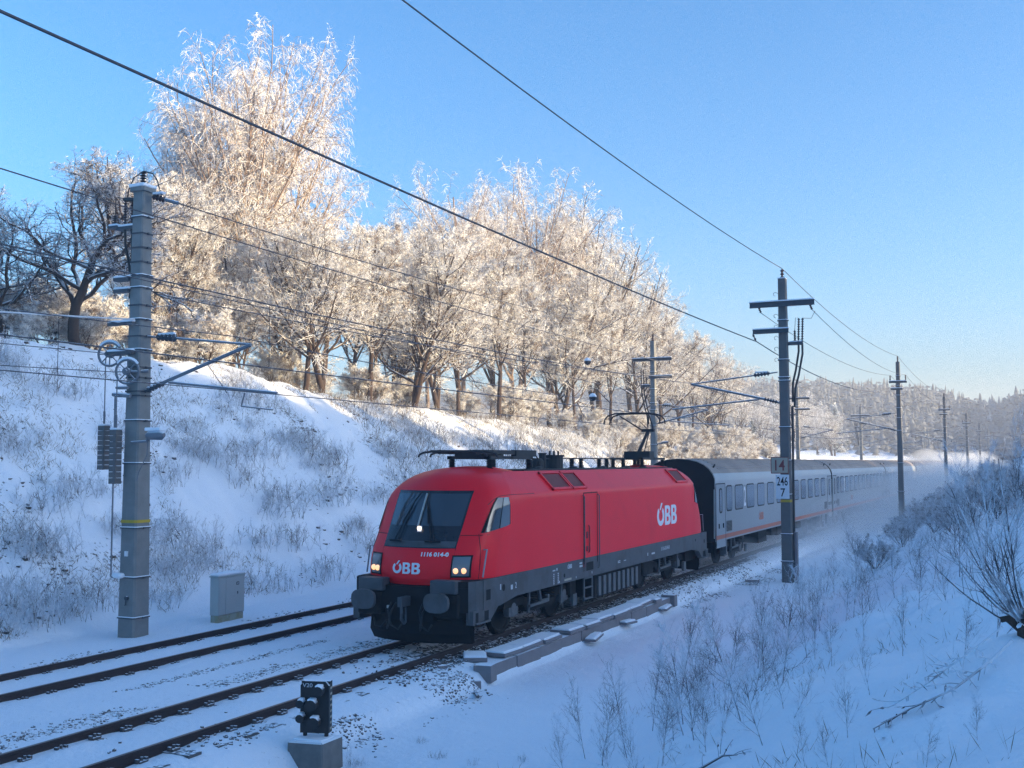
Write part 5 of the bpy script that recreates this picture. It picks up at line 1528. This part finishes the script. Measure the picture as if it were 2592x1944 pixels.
LOWER = [(-19.3, 88.8, 1.9), (-19.6, 91.6, 2.8), (-19.5, 96.2, 1.6), (-19.5, 98, 2.3), (-18.6, 97, 2.5), (-18.8, 100, 2.4), (-18.8, 108, 1.9), (-17.5, 92, 2), (-17, 103, 2.2), (-16.2, 84, 2), (-18, 78, 1.8), (-15.5, 96, 1.6), (-17, 114, 2.4), (-19, 120, 3), (-18.5, 126, 2.6), (-16, 108, 1.8), (-20, 134, 3), (-19, 142, 2.2), (-14.5, 88, 1.7), (-13.5, 98, 1.6), (-14, 110, 1.8), (-16.5, 122, 2.0)]
while len(LOWER) < 62:
    x_, y_ = -11.5 - 8.5 * _r0.rand(), 76 + 66 * _r0.rand()
    LOWER.append((x_, y_, 1.2 + 1.3 * _r0.rand()))
for x, y, h in LOWER: plant('bush', x, y, h, ang(), 'frosted_bush', 'one of the sunlit frosted bushes on the slope behind the locomotive roof', 'bush', 'sunlit bushes on the slope', 1.3)

# ------------------------------------------------------------------ shrubs of the left slope: fans of thin upright stems
def make_clump(kind, seed, n, H, lean, fm):
    rd = np.random.RandomState(seed)
    P0 = np.concatenate([rd.randn(n, 2) * .42, np.zeros((n, 1))], 1)
    d = np.concatenate([rd.randn(n, 2) * lean, np.ones((n, 1))], 1)
    Q = grow_polys(P0, d, H * (.45 + .6 * rd.rand(n)), 5, rd, .09, (0, 0, .3))
    R = taper(np.full(n, .0075), 6, .35)
    t = Geo(); t.add(tubes(Q, R, 3))
    c = Geo()
    p, dd, tt, r, par = spawn(Q, R, 6, .15, 1, 30, 12, rd)
    Q2 = grow_polys(p, dd, .28 * H * (.5 + rd.rand(len(tt))), 3, rd, .12, (0, 0, .4))
    c.add(tubes(Q2, taper(np.full(len(tt), .006), 4, .5), 3))
    p, dd, tt, r, par = spawn(Q2, taper(np.full(len(tt), .006), 4, .5), 4, .1, 1, 45, 15, rd)
    c.add(ribbons(p, dd, .09 * (.5 + rd.rand(len(tt))), .010 + 0 * tt, rd))
    TREE[kind] = (t.mesh('stems', M[fm]), c.mesh('crown', M[fm]), H)
for i in range(4): make_clump('clump%d' % i, 40 + i, (22, 30, 16, 34)[i], (1.0, .8, 1.3, .9)[i], (.16, .28, .22, .34)[i], 'shrub')
def shrub(kind, x, y, h, name, label, group, wide=1.0):
    mt, mc, H = TREE[kind]
    t = empty(name, (x, y, gz(x, y) - .05), ang(), label, 'shrub', group)
    t.scale = (h / H * wide, h / H * wide, h / H)
    obj('stems', mt, t); obj('crown', mc, t)
    return t
SLOPE = [(-9.38, 18.57, .9), (-9.51, 19.5, 1.0), (-14.78, 23.68, .6), (-12.95, 23.01, .9), (-12.56, 21.71, 1.0), (-11.89, 23.48, .6), (-11.74, 20.2, .8), (-14.4, 29.8, .7), (-13.18, 31.06, 1.0), (-13.95, 31.23, 1.1), (-14.52, 33.37, 1.0), (-12.1, 31.77, 1.2), (-11.0, 29.12, 1.0), (-13.96, 36.62, .9), (-14.49, 38.87, .9), (-12.36, 34.67, 1.1), (-10.7, 34.07, 1.0), (-10.79, 30.83, .9), (-10.14, 26.28, .7), (-11.56, 25.73, .6), (-13.46, 27.45, .8), (-14.81, 44.09, 1.3), (-17.4, 47.9, .9), (-12.14, 38.25, .9), (-10.04, 34.3, .9), (-9.3, 30.29, .8), (-9.0, 27.92, .8), (-9.2, 22.87, .7), (-9.2, 26.6, .9), (-10.36, 25.32, .6), (-9.4, 22.15, .6), (-9.3, 17.61, 1.0), (-9.3, 19.63, .9), (-17.58, 36.13, .8), (-15.83, 32.67, .6), (-15.04, 35.9, .8), (-16.28, 48.79, 1.0), (-16.4, 51.46, 1.0), (-15.9, 53.19, 1.2), (-15.77, 55.77, 1.2), (-16.93, 62.69, 1.3), (-16.63, 66.43, 1.3), (-17.34, 72.25, 1.2), (-17.24, 77.57, 1.3),
         (-13.3, 42, 1.2), (-12.8, 44.5, 1.1), (-14.6, 47, 1.2), (-13.7, 50, 1.2), (-14.8, 58, 1.4), (-15.2, 60, 1.3), (-14.0, 62, 1.4), (-15.5, 68, 1.5), (-14.6, 72, 1.5), (-16.2, 74, 1.4), (-9.8, 17.0, .8), (-10.3, 18.4, .9), (-9.5, 20.8, .7)]
_r = np.random.RandomState(31)
while len(SLOPE) < 125:
    x_, y_ = -9.3 - 9.5 * _r.rand(), 16 + 55 * _r.rand() ** 1.3
    if fbm(np.array([x_ / 2.2]), np.array([y_ / 2.6]))[0] > -.05: SLOPE.append((x_, y_, .5 + .6 * _r.rand()))
for i, (x, y, h) in enumerate(SLOPE):
    q_ = math.degrees(math.atan2(x - 11.9, y))
    zo = 'left of the thick mast' if q_ < -45.5 else ('between the thick mast and the cabinet' if q_ < -40 else ('on the slope between cabinet and locomotive nose' if q_ < -30.5 else 'on the slope above the locomotive roof'))
    hi = 'upper' if gz(x, y) > 2.6 else 'lower'
    lb = 'one of the %s thin stemmed frosted shrubs %s' % (hi, zo)
    shrub('clump%d' % (i % 4), x, y, h, 'bare_shrub', lb, lb[11:], 1.15)
# dry grass, leaf litter on the slopes
def blades(name, P, L, w, mat, seed, droop=.5):
    rd = np.random.RandomState(seed)
    n = len(P)
    d = norm(np.stack([rd.randn(n) * droop, rd.randn(n) * droop, .4 + rd.rand(n)], 1))
    V, F = ribbons(P, d, L, w, rd)
    return tag(obj(name, mesh_np(name, V, [F], None, mat)), kind='stuff')
rd = np.random.RandomState(77)
n = 190000
X = -8.9 - 12.5 * rd.rand(n); Y = 12 + 120 * rd.rand(n) ** 1.8
k = fbm(X / 1.5, Y / 1.9) + .35 * fbm(X / .4, Y / .4, 2) > .16
X, Y = X[k], Y[k]
blades('dry_grass', np.stack([X, Y, ground(X, Y) - .01], 1), (.05 + .30 * rd.rand(len(X)) ** 2) * (1 + Y / 120), .008 + .010 * rd.rand(len(X)), M['grass'], 1, .7)
n = 16000
X = 4.5 + 8.5 * rd.rand(n); Y = 6 + 40 * rd.rand(n) ** 1.6
k = (fbm(X / 1.2, Y / 1.2) > .12) & (X > 5.0 + .6 * fbm(X, Y))
X, Y = X[k], Y[k]
blades('dry_grass', np.stack([X, Y, ground(X, Y) - .01], 1), .06 + .22 * rd.rand(len(X)) ** 2, .004 + .004 * rd.rand(len(X)), M['grass'], 2, .6)
n = 42000
X = -13.5 - 7.5 * rd.rand(n); Y = 44 + 75 * rd.rand(n)
k = fbm(X / 1.5, Y / 2.4) > -.12
X, Y = X[k], Y[k]
blades('dry_grass', np.stack([X, Y, ground(X, Y) - .01], 1), .12 + .5 * rd.rand(len(X)) ** 2, .014 + .012 * rd.rand(len(X)), M['grass'], 5, .6)
# clods and low dark tussocks on the left slope
n = 4200
X = -9.2 - 11 * rd.rand(n); Y = 13 + 50 * rd.rand(n) ** 1.4
k = fbm(X / 1.3 + 5, Y / 1.6 + 2) > .22
X, Y = X[k], Y[k]
stones('earth_clods', np.stack([X, Y, ground(X, Y) - .005], 1), .03 + .09 * rd.rand(len(X)) ** 2.5, M['stone'], 4, .6)
# small tufts on the open snow in front
for i, (px, py) in enumerate(((2.9, 15.6), (3.6, 14.9), (4.3, 14.7), (2.6, 14.2), (4.9, 15.2))):
    shrub('clump%d' % (i % 4), px, py, .16, 'grass_tuft', 'tiny dark plant tuft poking from the open snow at the bottom', 'tiny tufts on the open snow', .9)

# ------------------------------------------------------------------ saplings of the right bank
def make_sapling(kind, seed, H, n1, ang1, ln):
    rd = np.random.RandomState(seed)
    T = grow_polys(np.zeros((1, 3)), np.array([[.08 * rd.randn(), .08 * rd.randn(), 1.0]]), np.array([H]), 9, rd, .05, (0, 0, .3))
    TR = taper(np.array([.0062 * H ** .5]), 10, .22)
    t = Geo(); t.add(tubes(T, TR, 5))
    c = Geo()
    p, d, tt, r, par = spawn(T, TR, n1, .12, .97, ang1, 9, rd)
    L1 = ln * H * (1.1 - .75 * tt) * (.6 + .6 * rd.rand(len(tt)))
    Q = grow_polys(p, d, L1, 5, rd, .07, (0, 0, .55))
    R = taper(np.minimum(r * .65, .0038), 6, .4)
    c.add(tubes(Q, R, 3))
    p, d, tt, r, par = spawn(Q, R, 7, .12, .95, 42, 12, rd)
    Q2 = grow_polys(p, d, L1[par] * .38 * (.4 + .8 * rd.rand(len(tt))), 3, rd, .1, (0, 0, .4))
    R2 = taper(np.full(len(tt), .002), 4, .5)
    c.add(tubes(Q2, R2, 3))
    p, d, tt, r, par = spawn(Q2, R2, 3, .1, .95, 45, 12, rd)
    c.add(ribbons(p, d, .05 * H * (.4 + rd.rand(len(tt))), .0034 + 0 * tt, rd))
    TREE[kind] = (t.mesh('stem', M['twig_dark'], True), c.mesh('branches', M['twig_dark']), H)
for i, (n1, a1, ln) in enumerate(((22, 38, .42), (16, 32, .5), (26, 44, .34), (13, 28, .55), (20, 48, .36))): make_sapling('sap%d' % i, 60 + i, 1.5, n1, a1, ln)
SAPS = [(11.5, 17, 2.3), (11.35, 20, 2.6), (11.6, 24, 2.8), (11.0, 26, 2.4), (10.6, 23, 2.0), (11.45, 13, 1.6), (2.93, 13.6, .5), (5.76, 15.56, 1.16), (6.18, 15.13, 1.48), (8.05, 12.08, .84), (8.31, 12.49, 1.16), (8.28, 13.22, 1.17), (5.64, 20.88, 1.95), (8.87, 12.43, 1.39), (9.13, 13.46, 1.38), (9.54, 10.57, .91), (9.72, 10.99, .63), (8.74, 17.85, 1.01), (10.24, 8.88, .48), (10.43, 8.8, .42), (10.53, 9.1, .54), (10.44, 11.13, .53), (10.49, 13.63, .75), (9.3, 28.13, 1.44), (5.8, 32.42, 1.48), (6.0, 37.04, 1.5), (6.3, 41.97, 2.21), (11.34, 10.08, .58), (11.21, 7.93, .38), (11.51, 8.32, .37), (5.48, 24.06, 1.51), (6.39, 25.79, 1.38), (5.75, 32.94, 1.48), (11.28, 21.17, 1.95), (11.58, 22.28, 2.04), (10.02, 30.88, 1.8), (10.8, 28.14, 1.84), (8.69, 26.43, 1.26),
        (6.9, 16.8, 1.7), (7.4, 15.2, 1.5), (7.9, 14.6, 1.2), (7.3, 17.2, 1.3), (7.0, 21.5, 1.7), (8.4, 15.5, 1.2), (6.2, 22.8, 1.5), (8.1, 21.5, 1.3), (9.0, 20.2, 1.2), (9.6, 17, 1.0), (9.3, 24, 1.3), (10.2, 19, 1.1), (10.6, 24, 1.6), (7.0, 28.5, 1.5), (7.8, 31, 1.7), (8.6, 35, 1.8), (7.7, 13.2, .9), (8.7, 11.6, .8), (9.0, 11.0, .8), (6.9, 14.2, 1.3), (7.6, 14.0, 1.2), (7.2, 16.2, 1.4), (8.6, 14.2, 1.1), (8.9, 15.6, 1.1), (6.2, 17.4, 1.3), (6.7, 20.4, 1.5), (7.9, 18.2, 1.2), (8.4, 19.0, 1.1), (7.1, 12.9, .9), (8.0, 11.4, .8), (9.4, 12.2, .8), (9.2, 16.6, .9), (5.9, 14.4, .8), (6.8, 23.5, 1.5), (7.6, 25.0, 1.4), (9.0, 22.4, 1.2), (10.0, 21.8, 1.2), (10.7, 18.0, 1.0), (10.9, 21.4, 1.4), (9.9, 26.2, 1.5), (8.3, 24.0, 1.3)]
def sap_label(x, y, h):
    if y > 30: return 'one of the bare saplings on the far part of the right bank'
    if x > 9.9: return 'one of the thin bare saplings high on the right bank'
    if y > 19: return 'one of the bare saplings on the right bank around and behind the numbered post'
    return 'one of the bare saplings in the thicket at the bottom right'
for i, (x, y, h) in enumerate(SAPS):
    k = 'sap%d' % (i * 3 % 5)
    lb = sap_label(x, y, h)
    mt, mc, H = TREE[k]
    t = empty('bare_sapling', (x, y, gz(x, y) - .04), ang(), lb, 'sapling', lb.replace('one of the ', ''))
    s = h / H
    t.scale = (s * rz.uniform(.9, 1.15), s * rz.uniform(.9, 1.15), s * rz.uniform(.95, 1.1))
    t.rotation_euler = (rz.uniform(-.2, .2), rz.uniform(-.2, .2), ang())
    obj('stem', mt, t); obj('branches', mc, t)
# large dark bushes farther along the right bank
make_tree('hazel', 30, 3.0, .03, D(9, .12, .98, 30, 9, 1.5, (0, 0, .6), 4, .10, lenp=.5, rmin=.008), D(8, .2, 1, 38, 12, .45, (0, 0, .3), 3, .12, lenp=.4), D(5, .15, 1, 42, 14, .5, (0, 0, .2), 3, .14),
          dict(n=3, n2=4, len=.16, w=.016, ang=45, trop=(0, 0, .2)), 'bark', 'shrub', stems=8, spread=.42)
HAZ = [(6.1, 47, 1.4), (9.2, 46, 1.5), (10.2, 52, 1.6), (5.8, 60, 1.6), (7.0, 66, 1.9), (5.2, 70, 1.7), (10.4, 76, 2.1), (4.4, 84, 1.9), (7.6, 87, 2.1), (5.4, 95, 2.1), (9.2, 108, 2.4), (5.2, 110, 2.1), (4.8, 124, 2.2), (6.6, 134, 2.5), (4.8, 142, 2.4), (6.4, 156, 2.5), (7.5, 176, 2.5), (10.8, 41, 1.4), (11.3, 48, 1.6)]
for x, y, h in HAZ: plant('hazel', x, y, h, ang(), 'hazel_bush', 'one of the dense dark bushes on the right bank beyond the second post', 'bush', 'dark bushes on the right bank', 1.2, .05)
# coppiced shrub with its stump at the right edge
make_sapling('shoot', 71, 2.2, 12, 30, .30)
st = empty('coppiced_stump', (11.86, 10.4, gz(11.86, 10.4) - .05), 0, 'dark cut stump with long arching shoots at the right edge', 'stump')
mb = MB()
mb.tube([(0, 0, -.1), (-.02, 0, .12), (.03, .02, .30)], [.14, .11, .09], 8).tube([(-.05, 0, .1), (-.2, -.03, .22), (-.27, -.02, .2)], [.06, .05, .04], 6).tube([(0, -.05, .05), (-.1, -.14, .16)], [.05, .035], 6)
mb.build('stump', M['bark'], st, 40)
st.scale = (.85, .85, .9)
rs2 = np.random.RandomState(9)
n = 15
P0 = np.stack([.05 * rs2.randn(n) - .05, .05 * rs2.randn(n), .1 + .12 * rs2.rand(n)], 1)
dd = np.stack([-.75 * rs2.rand(n) - .15, .35 * rs2.randn(n), .35 + .45 * rs2.rand(n)], 1)
Q = grow_polys(P0, dd, .8 + .8 * rs2.rand(n), 9, rs2, .05, (0, 0, .75))
R = taper(np.full(n, .011), 10, .3)
g = Geo(); g.add(tubes(Q, R, 5))
obj('shoots', g.mesh('shoots', M['twig_dark'], True), st)
g = Geo()
p, d, tt, r_, par = spawn(Q, R, 9, .2, .95, 38, 10, rs2)
Q2 = grow_polys(p, d, .30 * (.4 + rs2.rand(len(tt))), 4, rs2, .08, (0, 0, .5))
g.add(tubes(Q2, taper(np.full(len(tt), .0035), 5, .4), 3))
obj('twigs', g.mesh('twigs', M['twig_dark']), st)
def branch(pts, r, label, seed, ntw=26):
    pts = [(x, y, gz(x, y) + dz) for x, y, dz in pts]
    t = empty('fallen_branch', pts[0], 0, label, 'branch', 'branches lying on the right bank')
    rel = [tuple(b - a for a, b in zip(pts[0], p)) for p in pts]
    MB().tube(rel, [r * (1 - .7 * i / (len(rel) - 1)) for i in range(len(rel))], 6).build('limb', M['twig_dark'], t, 40)
    rd = np.random.RandomState(seed)
    P_ = np.array(rel)[None]
    R_ = taper(np.array([r]), len(rel), .3)
    p, d, tt, rr_, par = spawn(P_, R_, ntw, .2, 1, 50, 15, rd)
    Q_ = grow_polys(p, d, .22 * (.3 + rd.rand(len(tt))), 3, rd, .15, (0, 0, -.1))
    g = Geo(); g.add(tubes(Q_, taper(np.full(len(tt), .005), 4, .4), 3))
    p, d, tt, rr_, par = spawn(Q_, taper(np.full(len(tt), .005), 4, .4), 2, .3, 1, 60, 20, rd)
    g.add(ribbons(p, norm(d + np.array([0, 0, -.6])), .06 * (.5 + rd.rand(len(tt))), .022 + 0 * tt, rd))
    obj('twigs_and_leaves', g.mesh('twigs', M['twig_dark']), t)
branch([(11.72, 10.0, .10), (11.55, 9.7, .07), (11.3, 9.35, .05), (11.0, 9.1, .05), (10.75, 8.9, .03)], .015, 'longer dead branch with curled leaves lying on the snow', 3)
branch([(11.65, 10.1, .16), (11.4, 9.9, .12), (11.1, 9.75, .1), (10.8, 9.75, .04)], .010, 'shorter forked branch above the longer dead branch', 5, 18)
branch([(8.9, 10.2, .02), (9.2, 10.35, .05), (9.35, 10.3, .03)], .016, 'short dark stick in the thicket at the bottom right', 7, 6)
tag(MB().obox((4.69, 53.8, -.45), (.9, .5, .35), Matrix.Rotation(.5, 3, 'Y')).build('rock', M['bark'], None, bevel=.12), 'dark angular lump in the snow between the first two right posts', 'rock')
tag(MB().obox((2.6, 40.2, -.42), (.5, .3, .10), Matrix.Rotation(.3, 3, 'Z')).build('concrete_slab', M['trough'], None, bevel=.02), 'small slab lying in the snow at the foot of the numbered post', 'slab')
# ------------------------------------------------------------------ far wooded hill and the unseen ridge wood, added to cast shade over the train
def forest(name, X, Y, H, R, mat, seed):
    """rough conifers and round crowns, one mesh"""
    rd = np.random.RandomState(seed)
    Z0 = ground(X, Y, False) - .5
    Vs, Fs, n0 = [], [], 0
    S_ = 6
    q = 2 * np.pi * np.arange(S_) / S_
    n = len(X)
    sp_ = (rd.rand(n) < .35).astype(float)
    for tier in range(4):
        zb = Z0 + H * (.05 + .22 * tier)
        zt = Z0 + H * (.42 + .195 * tier) * (.78 + .22 * sp_)
        rb = R * (1.0 - (.10 + .13 * sp_) * tier) * (.7 + .6 * rd.rand(n))
        jit = .6 + .8 * rd.rand(n, S_)
        ring = np.stack([X[:, None] + rb[:, None] * jit * np.cos(q), Y[:, None] + rb[:, None] * jit * np.sin(q), zb[:, None] + .1 * H[:, None] * (rd.rand(n, S_) - .5)], -1)
        tip = np.stack([X + .1 * R * rd.randn(n), Y + .1 * R * rd.randn(n), zt], -1)[:, None]
        V = np.concatenate([ring, tip], 1)
        b = np.arange(n)[:, None, None] * (S_ + 1) + n0
        k = np.arange(S_)
        F = b + np.stack([k, (k + 1) % S_, np.full(S_, S_)], -1)[None]
        Vs.append(V.reshape(-1, 3)); Fs.append(F.reshape(-1, 3)); n0 += n * (S_ + 1)
    return tag(obj(name, mesh_np(name, np.concatenate(Vs), [np.concatenate(Fs)], None, mat)), kind='stuff')
rd = np.random.RandomState(12)
n = 7000
X = -230 + 270 * rd.rand(n); Y = 315 + 190 * rd.rand(n) ** .8
forest('far_forest', X, Y, 4.5 + 5 * rd.rand(n) ** 1.5, .9 + 1.2 * rd.rand(n), M['far_trees'], 1)
n = 900
Y = -80 + 420 * rd.rand(n); X = 80 + 22 * rd.rand(n)
hh = 4.2 * (.6 + .6 * rd.rand(n))
forest('ridge_wood', X, Y, hh, 1.3 + .7 * rd.rand(n), M['ridge_shade_trees'], 2)
# ------------------------------------------------------------------ frosty air and the powder snow whirled up by the train
def vol(name, col, dens, aniso):
    m = bpy.data.materials.new(name)
    m.use_nodes = True
    t = m.node_tree
    t.nodes.clear()
    o = t.nodes.new('ShaderNodeOutputMaterial')
    p = t.nodes.new('ShaderNodeVolumePrincipled')
    p.inputs['Color'].default_value = (*col, 1)
    p.inputs['Density'].default_value = dens
    p.inputs['Anisotropy'].default_value = aniso
    t.links.new(p.outputs[0], o.inputs['Volume'])
    return m
hz = MB().box(-440, 280, -110, 780, -3, 46).build('haze', vol('haze_air', (.93, .95, 1.0), .0009, .1))
tag(hz, kind='stuff')
def plume(y0_, y1_, r0, r1, h0, h1, dens, seed, x0=.4):
    rd = np.random.RandomState(seed)
    n, s = 34, 14
    V = []
    for i in range(n):
        f = i / (n - 1)
        y = y0_ + (y1_ - y0_) * f
        e = min(1, math.sqrt(max(0, 1 - (1 - min(1, f / .12)) ** 2)) + .001) * min(1, (1 - f) / .12 + .001)
        w, h = (r0 + (r1 - r0) * f ** .8) * e, (h0 + (h1 - h0) * f ** .8) * e
        for k in range(s):
            a = math.pi * k / (s - 1)
            j = 1 + .35 * (float(vnoise(np.array([k * .9 + seed]), np.array([i * .55]))[0]) - .5)
            V.append((x0 + w * math.cos(a) * j, y, -.9 + (h + .9) * abs(math.sin(a)) ** .8 * j if 0 < k < s - 1 else -.9))
    F = [(i * s + k, i * s + k + 1, (i + 1) * s + k + 1, (i + 1) * s + k) for i in range(n - 1) for k in range(s - 1)]
    F += [(i * s, (i + 1) * s, (i + 1) * s + s - 1, i * s + s - 1) for i in range(n - 1)]
    F += [tuple(range(s)), tuple(reversed(range((n - 1) * s, n * s)))]
    mb = MB(); mb.add(V, F)
    o = mb.build('powder_snow_cloud', vol('powder_snow', (.95, .96, .98), dens, .1), None, True)
    tag(o, kind='stuff')
plume(37, 300, 2.5, 6.0, .8, 3.2, .14, 3)
plume(50, 300, 3.2, 8.0, 3.0, 4.0, .065, 8)
plume(66, 300, 3.8, 9.0, 3.6, 4.6, .036, 15)
plume(110, 300, 4.2, 10.0, 4.8, 5.8, .028, 21)
